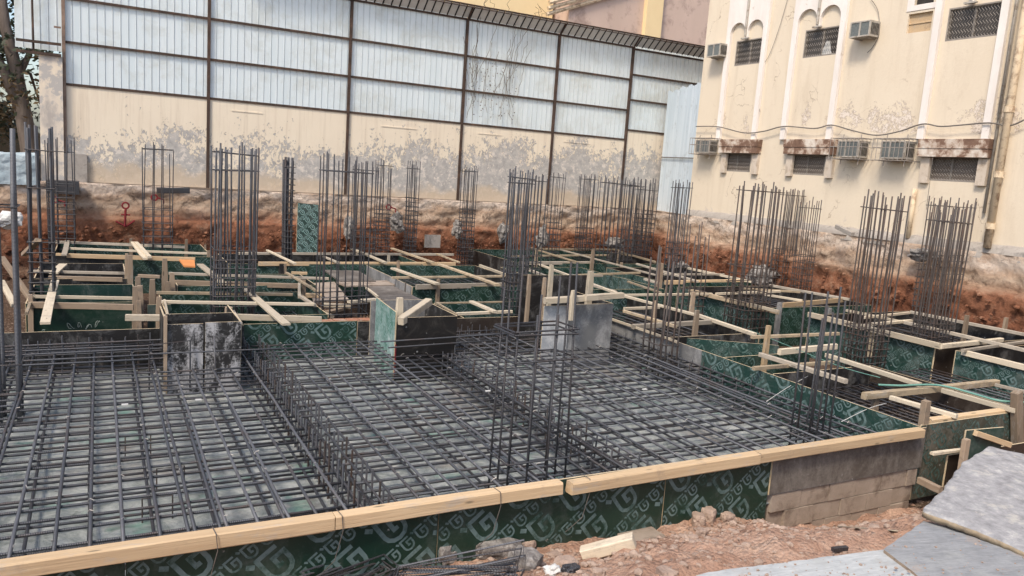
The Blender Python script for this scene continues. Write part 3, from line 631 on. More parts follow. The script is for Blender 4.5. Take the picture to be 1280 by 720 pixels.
# air conditioners
def ac(name, label, yc, zc, caged, w=.62, h=.40, d=.36):
    t = thing(name, label, 'air conditioner', (BX, yc, zc-h/2), 'window air conditioners on the cream house')
    y0, y1, z0, z1 = yc-w/2, yc+w/2, zc-h/2, zc+h/2; x = BX-d
    m = MB(); m.box((x+.02, y0, z0), (BX-.005, y1, z1)); m.build('casing', 'acbody', t, (BX, yc, z0))
    m = MB()
    for a, b, c, e in ((y0, y1, z0, z0+.03), (y0, y1, z1-.03, z1), (y0, y0+.03, z0+.03, z1-.03), (y1-.03, y1, z0+.03, z1-.03), (yc-.02+.08*caged, yc+.02+.08*caged, z0+.03, z1-.03)): m.box((x, a, c), (x+.019, b, e))
    m.build('front_frame', 'acbody', t, (x, yc, z0))
    m = MB(); m.box((x+.012, y0+.03, z0+.03), (x+.0195, y1-.03, z1-.03)); m.build('coil', 'acgrille', t, (x, yc, z0))
    m = MB()
    for k in range(6): q = BX-.06-k*.045; m.box((q-.026, y0-.006, z0+.05), (q, y0-.001, z1-.05))
    m.build('side_vent', 'dark', t, (BX, y0, z0))
    m = MB(); m.tube([(BX, y0+.1, z0-.02), (x+.1, y0+.1, z0-.02)], .014, 5); m.tube([(BX, y1-.1, z0-.02), (x+.1, y1-.1, z0-.02)], .014, 5); m.build('bracket', 'cage', t, (BX, yc, z0))
    if caged:
        m = MB(); a0, a1, c0, c1, xx = y0-.15, y1+.15, z0-.04, z1+.05, x-.10
        for k in range(9): y = a0+(a1-a0)*k/8; m.tube([(BX, y, c1), (xx, y, c1), (xx, y, c0), (BX, y, c0)], .0085, 5)
        for z in (c0, (c0+c1)/2+.04, c1): m.tube([(BX, a0, z), (xx, a0, z), (xx, a1, z), (BX, a1, z)], .0085, 5)
        for y in (a0+.2, a1-.2): m.tube([(xx+.2, y, c0), (xx+.2, y, c0-.13)], .012, 5); m.tube([(xx+.2, y, c1), (xx+.2, y, c1+.1)], .012, 5)
        m.build('security_cage', 'cage', t, (BX, yc, z0))
    return t
ac('air_conditioner', 'open window air conditioner high beside the far corner of the cream house', 18.2, 6.28, 0, .54, .36)
ac('air_conditioner', 'open window air conditioner high between arched bay and small boarded opening', 13.18, 6.27, 0, .56, .36)
ac('air_conditioner', 'caged air conditioner at the far corner next to a rusty window hood', 18.25, 3.50, 1, .60, .38)
ac('air_conditioner', 'caged air conditioner touching the end of the middle rusty window hood', 13.06, 3.47, 1, .60, .40)
ac('air_conditioner', 'caged air conditioner beside the hood of the window nearest the drain pipe', 11.85, 3.46, 1, .62, .40)
# cables on the facade
def cable(name, pts, r, label, cat='cable', mat='cable', group=None, sag=None):
    P = [Vector(p) for p in pts]; out = []
    for i in range(len(P)-1):
        a, b = P[max(i-1, 0)], P[min(i+2, len(P)-1)]
        for k in range(6):
            t = k/6; p0, p1 = P[i], P[i+1]; m0, m1 = (p1-a)*.5, (b-p0)*.5; h = t*t; h3 = h*t
            out.append(p0*(2*h3-3*h+1)+m0*(h3-2*h+t)+p1*(-2*h3+3*h)+m1*(h3-h))
    out.append(P[-1]); m = MB(); m.smooth = True; m.tube(out, r, 6); o = m.build(name, mat, None, tuple(P[0])); return tag(o, label, cat, group)
XC = BX-.13
cable('service_cable', [at(px, py, X=XC) for px, py in ((870, 158), (898, 158.5), (930, 166), (955, 164), (980, 158), (1018, 160.5), (1039, 156.3), (1065, 163), (1095, 169), (1125, 164), (1153, 155), (1175.5, 158), (1205, 156), (1236.7, 153.6), (1261.7, 157), (1282, 149))], .016, 'sagging grey cable slung across the cream facade between the bays')
cable('thin_wire', [at(px, py, X=BX-.04) for px, py in ((985, -3), (974, 35), (962, 68), (952, 84), (948, 100), (947, 120), (950, 140))], .006, 'thin loose wire hanging down beside the mesh window of the farthest bay')
cable('thin_wire', [at(px, py, X=BX-.04) for px, py in ((1088, -2), (1096, 10), (1099, 24), (1098, 45), (1090, 60), (1084, 66))], .007, 'thin wire looping down past the upper air conditioner near the boarded opening')
cable('thin_wire', [at(px, py, X=BX-.26) for px, py in ((1166, 197), (1164, 215), (1160, 245), (1158, 262))], .006, 'thin wire dangling below the rusty hood nearest the drain pipe')

# ------------------------------------------------------------------ buildings behind the screen
def block(name, label, x0, x1, y0, y1, z1, mat, mould=()):
    t = thing(name, label, 'building', ((x0+x1)/2, y0, GZ)); m = MB(); m.box((x0, y0, GZ-.2), (x1, y1, z1)); m.build('wall', mat, t, ((x0+x1)/2, y0, GZ)); return t
t = block('yellow_building', 'sunlit yellow building rising behind the awning of the sheet screen', 9.6, 17.2, 30, 38, 16, 'yellow')
t = block('pink_building', 'dusty pink building with stepped roof moulding behind the corner of the cream house', 17.4, 34, 29, 40, 14, 'pink')
m = MB()
a = at(697, 14, Y=29); b = at(746, 0, Y=29)
d = (b-a).normalized()
for k, o in enumerate((0, .22, .44)):
    q0, q1 = a - d*.6 + Vector((0, -.08*(k+1), o)), a + d*9 + Vector((0, -.08*(k+1), o)); m.tube([q0, q1], .09, 6)
m.build('roof_moulding', 'pipe', t, tuple(a))
p = at(803, 47, Y=28.9); q = at(823, 47, Y=28.9)
m = MB(); m.box((p.x, 28.75, GZ), (q.x, 28.995, 14)); m.build('pilaster', 'yellow', t, (p.x, 28.9, GZ))

# ------------------------------------------------------------------ left: tree, cars, tarpaulin
random.seed(5)
tr = thing('street_tree', 'dark leafy street tree with leaning grey trunks beyond the end of the wall', 'tree', (-3.2, 25.5, GZ))
m = MB(); m.smooth = True
tb = at(38, 190, Y=25.5); tt = at(6, 30, Y=25.5); t2 = at(-5, -60, Y=25.5)
m.tube([(tb.x+.1, 25.5, GZ-.1), tb, at(27, 130, Y=25.5), at(18, 80, Y=25.5), tt, t2], [.30, .24, .20, .17, .14, .08], 10)
m.build('trunk', 'bark', tr, (tb.x, 25.5, GZ))
m = MB(); m.smooth = True; m.tube([at(30, 150, Y=25.5), at(8, 95, Y=25.4), at(-10, 60, Y=25.3), at(-30, 10, Y=25.2)], [.15, .13, .1, .05], 8); m.build('limb', 'bark', tr, (tb.x, 25.5, 4))
m = MB(); m.smooth = True; m.tube([at(22, 100, Y=25.5), at(40, 60, Y=25.7), at(44, 10, Y=25.9), at(60, -50, Y=26)], [.09, .07, .06, .03], 7); m.build('limb', 'bark', tr, (tb.x, 25.5, 4))
m = MB(); m.smooth = True; m.tube([at(22, 85, Y=25.5), at(38, 92, Y=25.7), at(50, 130, Y=25.9)], [.05, .04, .02], 6); m.build('limb', 'bark', tr, (tb.x, 25.5, 4))

m = MB()
cl = [(Vector((ru(-8, -.9), ru(25, 30), ru(2.7, 10.5))), ru(.35, .95)) for k in range(150)]
for c, r in cl:
    for k in range(int(230*r)):
        v = Vector((random.gauss(0, 1), random.gauss(0, 1), random.gauss(0, 1))).normalized()*r*RN()**.4; p = c+v; 
        d1 = Vector((ru(-1, 1), ru(-1, 1), ru(-.7, .5))).normalized(); d2 = d1.cross(Vector((ru(-1, 1), ru(-1, 1), ru(-1, 1)))).normalized(); s = ru(.07, .13)
        m.face([p-d1*s, p+d2*s*.42, p+d1*s, p-d2*s*.42], 1 if (p.z < 3.9 and RN() < .55) or RN() < .06 else 0)
m.build('crown', ['leafa', 'leafb'], tr, (-3, 27, 3))
def car(name, label, x, y, ang, body):
    t = thing(name, label, 'car', (x, y, GZ)); ca, sa = math.cos(ang), math.sin(ang)
    W = lambda p: (x + p[0]*ca - p[1]*sa, y + p[0]*sa + p[1]*ca, GZ + p[2])
    prof = [(-2.15, .35), (-2.15, .78), (-1.75, .92), (-1.35, 1.42), (.35, 1.45), (1.0, .98), (2.0, .82), (2.15, .6), (2.15, .35)]
    m = MB(); n = len(prof)
    for s in (-.86, .86): m.face([W((a, s*(.86 if c > 1.2 else 1), c)) for a, c in (prof if s < 0 else prof[::-1])])
    for i in range(n):
        a, b = prof[i], prof[(i+1) % n]; ka, kb = (.86 if a[1] > 1.2 else 1)*.86, (.86 if b[1] > 1.2 else 1)*.86
        m.face([W((a[0], -ka, a[1])), W((a[0], ka, a[1])), W((b[0], kb, b[1])), W((b[0], -kb, b[1]))])
    m.build('body', body, t, (x, y, GZ))
    for s in (-1, 1):
        m = MB(); m.face([W(p) for p in ((-1.55, s*.842, .96), (-1.22, s*.758, 1.36), (.28, s*.756, 1.38), (.82, s*.842, .99))]); m.build('side_window', 'carglass', t, (x, y, GZ+1))
        for q in (-1.35, 1.35):
            m = MB(); m.tube([W((q, s*.70, .33)), W((q, s*.89, .33))], .33, 18); w = m.build('wheel', 'tyre', t, W((q, s*.8, .33))); m = MB(); m.tube([W((q, s*.87, .33)), W((q, s*.905, .33))], .2, 14); m.build('rim', 'chrome', w, W((q, s*.8, .33)))
    m = MB(); m.face([W(p) for p in ((.42, -.70, 1.40), (.42, .70, 1.40), (.97, .80, 1.01), (.97, -.80, 1.01))]); m.build('windscreen', 'carglass', t, (x, y, GZ+1))
    for s in (-.6, .6): m = MB(); m.box(*[tuple(min(p, q) for p, q in zip(W((2.1, s-.15, .6)), W((2.17, s+.15, .75)))), tuple(max(p, q) for p, q in zip(W((2.1, s-.15, .6)), W((2.17, s+.15, .75))))]); m.build('headlight', 'paper', t, W((2.1, s, .65)))
car('parked_car', 'white car parked behind the tree trunk, mostly hidden by reinforcing bars', -5.2, 36, .15, 'carwhite'); car('parked_car', 'black car parked close to the end of the plastered wall', -3.0, 33, .9, 'carblack')
def tarp(u, v):
    x = -4.6+u*3.3; w = .05*fbm(x*2.2, v*3, 1.)+.025*fbm(x*8, v*9, 5.)
    if v < .7: z = 1.30 + (v/.7)*.72; y = 21.72+w*1.5
    else: z = 2.02+.03*math.sin((v-.7)*10)+w*.3; y = 21.72+(v-.7)*2.2
    return (x, y, z-.05+w*.6)
tg = grid('tarpaulin', 60, 34, tarp, 'tarp'); tag(tg, 'pale blue crumpled tarpaulin draped over the low barrier beside the wall end', 'tarpaulin')
m = MB(); m.box((-4.7, 21.92, 1.3), (-1.25, 22.32, 1.93)); tag(m.build('low_barrier', 'concrete', None, (-3, 22.1, 1.4)), 'low concrete barrier under the blue tarpaulin left of the pillar', 'barrier')
# ================================================================== FORMWORK
random.seed(11)
def batten(a, b, w=.045, h=.05, mat='pale', parent=None, z=.03, name='batten', dz=0.):
    p, q = at(*a, z=z), at(*b, z=z); q.z += dz
    if mat == 'pale' and name == 'batten': mat = random.choice(('pale', 'pale', 'palegrey', 'old2'))
    return stick(name, p, q, w, h, mat, parent)
def stake(px, ytop, Y, parent=None, w=.07, h=.045, mat='old', zb=-.84, name='stake', lean=0.):
    p = at(px, ytop, Y=Y); return stick(name, (p.x+lean, p.y, zb), p, w, h, mat, parent, up=(0, 1, 0), point=.75)

raft = thing('raft_form', 'large raft formwork with green printed plywood front under long fresh timber beams', 'formwork', (3, 4.95, -.72))
YF = 4.95
for a, b in ((-2.3, .12), (.125, 2.185), (2.19, 4.30), (4.305, 5.56)):
    panel('front_panel', (a, YF+ru(0, .004)), (b, YF+ru(0, .004)), -.80, -.004, 'green', (0, -1, 0), .84, raft, both=False)
panel('front_panel', (5.565, YF-.012), (7.82, YF-.012), -.46, -.014, 'greybrown', (0, -1, 0), None, raft, label='grey weathered end panel of the raft form')
for i, (a, b, za, zb, s) in enumerate(((-2.4, 1.385, -.036, -.036, .1), (1.39, 3.185, -.036, -.034, .1), (3.262, 5.30, -.044, -.040, .1), (5.305, 7.66, -.036, -.036, .095))):
    stick('top_beam', (a, YF-.062-(.022 if i == 2 else 0), za), (b, YF-.064, zb), .1, s, 'timber', raft)
for x in (1.42, 2.62, 3.42, .62):                      # loops of tie wire round the beams
    m = MB(); y0, y1 = YF-.117, YF-.004; m.tube([(x, y1, .02), (x+.01, y0, .02), (x+.02, y0-.002, -.09), (x-.03, y0+.004, -.3), (x-.12, y0+.09, -.45)], .003, 5); m.build('tie_wire', 'wire', raft, (x, YF, 0))
for (a, b, mt, lg, ys) in ((-2.3, .74, 'black', None, 11.08), (1.78, 3.42, 'green', .8, 11.18), (4.62, 7.0, 'darkbrown', None, 11.15)):
    panel('back_panel', (a, ys), (b, ys), -.86, -.004, mt, (0, -1, 0), lg, raft)
panel('back_panel', (.745, 11.08), (1.775, 11.10), -.86, -.01, 'black', (0, -1, 0), None, raft); panel('back_panel', (3.425, 11.17), (4.615, 11.16), -.86, -.01, 'black', (0, -1, 0), None, raft)
panel('side_panel', (7.75, 4.97), (7.75, 6.55), -.86, -.004, 'greendusty', (-1, 0, 0), .85, raft, lmat='logo'); panel('side_panel', (7.75, 6.555), (7.75, 8.40), -.86, 0, 'greendusty', (-1, 0, 0), .85, raft, lmat='logo')
panel('side_panel', (7.76, 8.41), (7.76, 11.6), -.86, -.002, 'grey', (-1, 0, 0), None, raft, label='bare grey side panel')
stick('edge_strip', (7.70, 8.9, .012), (7.70, 10.9, .012), .02, .04, 'pale', raft)
p = at(1158, 501, Y=5.03); stick('stake', (7.93, 5.03, -.7), (p.x, 5.03, p.z), .10, .07, 'old', raft, up=(0, 1, 0), point=.8)
# blockwork under the grey end panel
m = MB(); random.seed(3)
for r in range(3):
    z1 = -.47 - r*.185; x = 6.02 + (r % 2)*.2 - .4
    while x < 7.72:
        e = min(x+.395, 7.78-r*.02); j = ru(-.012, .012)
        if x > 5.5 and e-x > .08: m.box((x+.003, 4.945+j, z1-.180), (e-.003, 5.05, z1-.003))
        x += .40
m.box((5.62, 4.972, -1.05), (7.75, 5.04, -.475))
tag(m.build('block_footing', 'block', None, (6.8, 4.95, -1.0)), 'rough concrete block courses beneath the grey end panel of the raft form', 'block wall')

def chalk(o, L, H, t, n=12):
    m = MB()
    for k in range(n):
        cx, cz = -L/2+L*(k+.6)/n, ru(-.16, .12); s = ru(.03, .055); pts = [(cx+s*math.cos(a)*(.6 if k % 2 else 1), cz+s*math.sin(a*1.5+k)) for a in [q*.7 for q in range(8)]]
        for a, b in zip(pts, pts[1:]): m.tube([(a[0], -t/2, a[1]), (b[0], -t/2, b[1])], .0028, 4)
    put('chalk_mark', m.mesh('chalk_mark', 'scribble'), o, wm(o).translation, o.rotation_quaternion.copy())

def footing(label, X0, X1, Y0, Y1, mats, zt=0., zb=-.86, lg=.62, grp='footing forms behind the raft', sides='fblr', waler=True, name='footing_form', fmat='pale'):
    t = thing(name, label, 'footing form', ((X0+X1)/2, (Y0+Y1)/2, zb), grp); out = {}
    def lgd(mt): return lg if mt in ('green', 'greendusty', 'olive') else None
    e = .012
    def run(side, p0, p1, mt, o):
        L = math.hypot(p1[0]-p0[0], p1[1]-p0[1]); n = max(1, round(L/2.0)); r = []
        for i in range(n):
            a = [p0[k]+(p1[k]-p0[k])*i/n for k in (0, 1)]; b = [p0[k]+(p1[k]-p0[k])*(i+1)/n for k in (0, 1)]
            if i: 
                dx, dy = (b[0]-a[0])/L*n, (b[1]-a[1])/L*n; a = [a[0]+dx*.003, a[1]+dy*.003]
            r.append(panel(side+'_panel', a, b, zb, zt+ru(-.012, .008), mt, o, lgd(mt), t, lmat='logodim' if mt in ('green', 'olive') else 'logo', both=False))
        return r
    if 'f' in sides: out['f'] = run('front', (X0, Y0), (X1, Y0), mats[0], (0, -1, 0))
    if 'b' in sides: out['b'] = run('back', (X0, Y1), (X1, Y1), mats[1], (0, -1, 0))
    if 'l' in sides: out['l'] = run('left_side', (X0, Y0+e), (X0, Y1-e), mats[2], (-1, 0, 0))
    if 'r' in sides: out['r'] = run('right_side', (X1, Y0+e), (X1, Y1-e), mats[3], (-1, 0, 0))
    t['_p'] = 0; del t['_p']
    return t, out

# --- back left block of forms
A, oa = footing('green form with white chalk marks on its front, near the red soil', -.95, .50, 13.0, 14.7, ('green', 'greendusty', 'black', 'black'), lg=None)
chalk(oa['f'][0], 1.4, .6, .018)
batten((37, 381), (167, 384), .05, .09, 'old', A, 0); batten((40, 370.5), (167, 373), .045, .05, 'pale', A, .03)
batten((33, 392), (42, 366), .04, .04, 'pale', A, .02)
stake(169, 358, 12.95, A, .09, .05); stake(173.5, 375, 12.93, A, .08, .05); stake(38, 368, 12.95, A, .07)
B, ob = footing('low black form between the chalk-marked green form and the far earth bank', -1.0, .42, 15.35, 17.3, ('black', 'black', 'black', 'black'))
batten((61, 347.5), (153, 349.5), .05, .08, 'old', B, 0); batten((36, 339), (158, 341.8), .045, .05, 'pale', B, .03)
stake(158.5, 317, 15.4, B, .07); stake(163, 319, 15.3, B, .09)
D, od = footing('long form by the back bank behind the orange board, front half black, half green', -.85, 2.25, 18.45, 20.95, ('black', 'green', 'black', 'green'))
for s in list(od['f']): bpy.data.objects.remove(s)
panel('front_panel', (-.85, 18.45), (.45, 18.45), -.86, 0, 'black', (0, -1, 0), None, D); panel('front_panel', (.455, 18.45), (2.25, 18.45), -.86, 0, 'green', (0, -1, 0), .62, D, lmat='logodim')
batten((70, 319), (244, 324.5), .05, .09, 'timber', D, .0); batten((84, 310.5), (259, 317), .05, .05, 'pale', D, .03); batten((62, 302), (231, 309), .05, .06, 'pale', D, .03)
batten((80, 319), (84, 301), .10, .03, 'pale', D, .07); stake(261, 313, 18.5, D, .09); stake(233, 299, 20.9, D, .08); stake(256.5, 306, 20.0, D, .06); stake(163.5, 298, 20.9, D, .08)
stake(214, 341, 15.5, None and D, .06) if False else None
C1, oc = footing('wide form directly behind the raft, its opening crossed by a long diagonal pale plank', .85, 3.12, 11.75, 13.75, ('green', 'green', 'black', 'green'))
batten((195.5, 365.8), (366, 368.2), .045, .05, 'pale', C1, .03); batten((202, 377.3), (393, 380.5), .05, .05, 'pale', C1, .05); batten((293, 396), (402, 399.5), .05, .09, 'pale', C1, -.0)
batten((205.5, 375), (209.5, 394), .03, .03, 'pale', C1, .06); batten((292, 389), (302, 405), .03, .03, 'pale', C1, .06); batten((210, 394.5), (284, 392.5), .02, .03, 'edge', C1, .02)
stake(286, 384, 11.7, C1, .13, .09); stake(199, 371, 13.0, C1, .10)
batten((374, 370), (394, 382), .05, .05, 'pale', C1, .03); batten((374, 355), (374.3, 371), .05, .05, 'pale', C1, .03)
E1, oe = footing('narrow green form just behind the wide one crossed by a diagonal plank', 1.2, 3.6, 14.5, 15.85, ('green', 'green', 'black', 'black'))
batten((211, 341.8), (411, 348.3), .045, .05, 'pale', E1, .03); batten((219, 353), (375, 357.5), .05, .09, 'old', E1, 0); stake(206, 323, 14.4, E1, .10); stake(215, 341, 14.4, E1, .10); stake(210, 352, 14.3, E1, .09)
batten((358, 341), (399, 366), .05, .04, 'pale', E1, .06); stake(380, 350, 14.45, E1, .08); batten((323, 367.5), (365, 367.5), .03, .03, 'pale', E1, .02)
G1, og = footing('form at the back bank under the leaning green sheet, timbers laid across its opening', 2.45, 6.9, 17.4, 19.15, ('green', 'black', 'black', 'green'))
batten((298, 316.8), (567, 318.2), .05, .06, 'pale', G1, .03); batten((323, 329.8), (569, 330), .05, .09, 'timber', G1, 0)
batten((334, 313), (369, 329.5), .06, .04, 'pale', G1, .08); batten((405, 321), (424, 329), .06, .04, 'pale', G1, .08); batten((440, 311), (482, 328.5), .09, .04, 'pale', G1, .09); batten((490, 310.5), (541, 328), .09, .04, 'pale', G1, .09); batten((546, 317.5), (574, 328), .05, .04, 'pale', G1, .06)
stake(356, 330, 17.3, G1, .09); stake(352, 330, 17.3, G1, .12, .05, 'black'); stake(486, 319, 18.9, G1, .08, .05, 'pale'); stake(498, 326, 17.3, G1, .09)
I1, oi = footing('broad form in the centre back with one weathered grey flank beside the walkway', 5.45, 8.2, 14.25, 17.25, ('green', 'green', 'grey', 'black'))
batten((490, 347.2), (631, 345.2), .045, .05, 'pale', I1, .03); batten((520, 358.7), (630, 356.2), .05, .10, 'pale', I1, 0); batten((491, 335.5), (547, 355), .11, .04, 'pale', I1, .09); batten((549, 330.5), (622, 356), .11, .04, 'pale', I1, .09); batten((600, 332), (632, 343.5), .06, .06, 'pale', I1, .03)
stake(548, 349, 14.2, I1, .08); stake(498, 328, 16.0, I1, .07); stake(507, 352, 14.6, I1, .03, .03, 'wire')
F1, of = footing('small form with a pale L of timber, right behind the dark brown raft panel', 5.2, 7.0, 11.22, 12.5, ('black', 'greendusty', 'darkbrown', 'black'), sides='bl')
batten((571, 392.5), (640, 389.5), .05, .05, 'pale', F1, .02); batten((589, 377), (619, 390), .09, .04, 'pale', F1, .06); batten((546, 378.5), (570.5, 393), .03, .03, 'pale', F1, .02); batten((545.5, 379), (629, 377.5), .03, .03, 'pale', F1, .01)
# --- back right block
J1, oj = footing('far form in the corner below the end of the sheet screen, crossed by thin timbers', 9.7, 14.7, 17.85, 20.9, ('green', 'green', 'black', 'black'))
batten((665.5, 311), (777, 312), .05, .05, 'pale', J1, .03); batten((649, 329), (742, 328.5), .06, .09, 'pale', J1, 0); batten((775, 315), (819, 327.5), .05, .06, 'pale', J1, .03); batten((664, 310), (722, 328), .07, .04, 'pale', J1, .08); batten((640, 320), (760, 319), .05, .05, 'pale', J1, .04); batten((700, 312), (820, 344), .05, .04, 'pale', J1, .06)
stake(671, 312, 17.8, J1, .09); stake(741.5, 312, 17.8, J1, .11); stake(774, 313, 19, J1, .09); stake(777, 328, 17.7, J1, .09)
K1, ok_ = footing('middle back form between the bundle of tall bars and the corner, with pale diagonals', 8.8, 11.2, 13.6, 17.0, ('green', 'green', 'black', 'greendusty'))
batten((664, 345.7), (753, 344.7), .05, .05, 'pale', K1, .04); batten((656, 335.5), (712, 356), .09, .05, 'pale', K1, .07); batten((675, 331), (780, 370), .06, .05, 'pale', K1, .05); batten((738, 356), (770, 365), .06, .05, 'pale', K1, .05); batten((720, 344), (800, 341), .05, .05, 'pale', K1, .04); stake(728, 346, 13.7, K1, .05); stake(717, 343, 13.5, K1, .10, .05, 'grey')
Q1, oq = footing('form below the cream house corner, green panel showing behind a stout stake', 12.0, 14.75, 14.5, 17.0, ('green', 'black', 'greendusty', 'black'))
batten((860, 335.5), (940, 352.5), .06, .06, 'pale', Q1, .03); batten((831, 353.2), (931, 351.5), .06, .10, 'timber', Q1, 0); batten((796, 330), (872, 352), .06, .05, 'pale', Q1, .06); batten((806, 349), (823, 354), .07, .05, 'pale', Q1, .06); batten((785, 352), (826, 366), .05, .04, 'pale', Q1, .04); batten((830, 343), (905, 343), .04, .05, 'pale', Q1, .05)
stake(826, 329, 14.4, Q1, .16, .08); stake(892, 340, 16, Q1, .08)
H1, oh = footing('form right beside the bare grey raft side, open grid of pale battens on top', 7.80, 9.65, 9.25, 12.85, ('black', 'greendusty', 'grey', 'black'), sides='fbr')
batten((780, 370), (869, 393.5), .06, .05, 'pale', H1, .05); batten((780, 389), (845, 408.5), .06, .05, 'pale', H1, .05); batten((780, 385.8), (824, 384.3), .05, .05, 'pale', H1, .03); batten((791, 408.5), (896, 402), .07, .08, 'pale', H1, .02); batten((869, 393), (944, 418.5), .07, .06, 'pale', H1, .05); batten((780, 369), (890, 367.5), .05, .05, 'pale', H1, .03)
stake(871.5, 388, 9.5, H1, .10); stake(867, 365, 11, H1, .10); stake(820, 376, 10.5, H1, .07)
panel('spare_panel', (8.1, 9.3), (9.4, 8.5), -.55, -.02, 'greendusty', (-.5, -1, 0), .7, H1)
L1, ol = footing('dark-fronted form with a long green flank, below the arched bays of the house', 11.85, 15.15, 11.25, 13.9, ('green', 'black', 'greendusty', 'black'))
batten((862, 363.3), (973, 390.3), .06, .09, 'pale', L1, .0); batten((895, 367.5), (975, 364.3), .05, .05, 'pale', L1, .04); batten((962, 356.7), (1062, 374.5), .06, .06, 'pale', L1, .04); batten((978, 381.5), (1056, 374.7), .06, .10, 'timber', L1, .0); batten((955, 368), (1003, 376), .05, .05, 'pale', L1, .06); batten((930, 361), (1000, 365), .05, .05, 'pale', L1, .05); batten((940, 381), (973, 389.5), .05, .06, 'pale', L1, .06)
stake(940, 371, 11.8, L1, .06); stake(975, 378, 11.2, L1, .12, .06, 'grey'); stake(1063, 357, 13, L1, .08)
M1, om = footing('form at the foot of the cages by the drain pipe, long timber on its flank', 12.35, 15.4, 7.85, 10.5, ('darkbrown', 'black', 'greendusty', 'black'))
batten((1011, 393), (1176, 433), .07, .10, 'pale', M1, .02); batten((1175.5, 433), (1252, 425), .07, .08, 'pale', M1, .02); batten((1058, 388), (1140, 405), .06, .05, 'pale', M1, .03); batten((1138, 390), (1290, 420), .06, .06, 'pale', M1, .03); batten((1131, 403), (1290, 440), .07, .06, 'pale', M1, .07); batten((1078, 406.5), (1139, 401), .07, .05, 'pale', M1, .07); batten((1080, 397), (1137, 391), .05, .05, 'pale', M1, .04)
stake(1209, 394, 8.6, M1, .12); stake(1258, 397, 8.6, M1, .12); stake(1204, 429, 7.8, M1, .10); stake(1037, 385, 10.6, M1, .11, .07, 'grey')
m = MB(); m.box((12.327, 9.0, -.5), (12.336, 9.13, -.02)); m.build('pale_stain', 'edge', M1, (12.3, 9, -.2))
N1, on = footing('form at the right margin with curling green print on its long flank', 12.35, 14.8, 4.8, 7.5, ('green', 'black', 'greendusty', 'black'))
batten((1203, 440.3), (1300, 464), .06, .09, 'pale', N1, .0); batten((1203, 438.5), (1290, 426), .05, .05, 'pale', N1, .05)
stick('edge_strip', at(1182, 465, z=-.62), at(1290, 494, z=-.62), .03, .03, 'pale', N1)
O1, oo = footing('open form beside the near corner of the raft, bar mesh between pale timbers', 7.82, 9.75, 5.0, 7.1, ('olive', 'black', 'green', 'darkbrown'), sides='fbr', grp='footing forms behind the raft')
batten((1080, 495), (1246, 478), .08, .08, 'pale', O1, .02); batten((1113, 497), (1196, 520.5), .06, .05, 'pale', O1, .04); batten((1178, 488), (1270, 513.5), .06, .06, 'pale', O1, .04); batten((1160, 528.5), (1265, 514.5), .09, .10, 'timber', O1, -.03); batten((1244, 481), (1290, 492), .04, .04, 'pale', O1, .02)
batten((950, 443), (1058, 477), .065, .06, 'pale', O1, .08); batten((1033, 444), (1150, 481), .065, .06, 'pale', O1, .05); batten((940, 421.5), (1048, 417), .06, .05, 'pale', O1, .06); batten((974, 440), (1045, 433), .06, .09, 'pale', O1, .03); batten((942, 460.5), (1041, 453), .05, .05, 'pale', O1, .05)
stake(961, 407, 8.1, O1, .09, .05, 'timber'); stake(1096, 491, 5.95, O1, .10)
panel('cross_panel', (7.8, 8.15), (9.7, 8.15), -.55, -.05, 'green', (0, -1, 0), .6, O1, lmat='logodim')
p = at(1271, 483, Y=4.95); stick('stake', (9.72, 4.93, -.75), (p.x-.02, 4.93, p.z-.06), .13, .09, 'old', O1, up=(0, 1, 0), point=.85)
# low trench on the right front
T1 = thing('trench_shutter', 'small shutter of pale boards in the trench beside the blockwork and mortar-crusted slab', 'shutter', (9.2, 4.6, -.8))
stick('board', at(1165, 567, Y=4.72), at(1206, 562, Y=4.70), .05, .03, 'pale', T1); stick('board', at(1149, 600, Y=4.75), at(1176, 613, Y=4.5), .06, .07, 'old', T1)
panel('panel', (7.95, 4.74), (9.5, 4.72), -.95, -.27, 'darkbrown', (0, -1, 0), None, T1); panel('panel', at(1206, 545, Y=4.62).to_2d(), at(1250, 560, Y=4.56).to_2d(), -.8, at(1212, 537, Y=4.62).z, 'greendusty', (0, -1, 0), None, T1)
stick('board', at(1219, 541, Y=4.58), at(1262, 556, Y=4.50), .05, .06, 'timber', T1); stick('post', (at(1208, 552, Y=4.54).x, 4.54, -.8), at(1208, 549, Y=4.54), .08, .05, 'old', T1, up=(0, 1, 0))

# --- three pedestal shutters standing inside the back edge of the raft
PG = 'pedestal shutters inside the back edge of the raft'
t = thing('pedestal_shutter', 'black shutter with thick white splashes at the back of the left mat', 'shutter', (1.1, 9.9, -.56), PG)
panel('front_panel', (.70, 9.83), (1.10, 9.83), -.56, .31, 'splash', (0, -1, 0), None, t); panel('front_panel', (1.125, 9.84), (1.54, 9.84), -.56, .32, 'splash', (0, -1, 0), None, t)
panel('left_side_panel', (.70, 9.85), (.70, 11.0), -.56, .31, 'black', (-1, 0, 0), None, t); panel('right_side_panel', (1.54, 9.86), (1.54, 11.0), -.56, .31, 'black', (-1, 0, 0), None, t); panel('back_panel', (.72, 10.36), (1.52, 10.36), -.5, .33, 'black', (0, -1, 0), None, t)
stick('post', (.68, 9.78, -.5), (.68, 9.80, .42), .04, .03, 'old', t, up=(0, 1, 0))
t = thing('pedestal_shutter', 'almost black plywood shutter at the back of the raft, rough timber lying on its edge', 'shutter', (4.0, 9.9, -.56), PG)
panel('front_panel', (3.55, 9.80), (4.44, 9.80), -.56, .32, 'black2', (0, -1, 0), None, t); panel('right_side_panel', (4.44, 9.82), (4.44, 11.0), -.56, .32, 'black', (-1, 0, 0), None, t); panel('back_panel', (3.56, 11.0), (4.43, 11.0), -.5, .34, 'grey', (0, -1, 0), None, t)
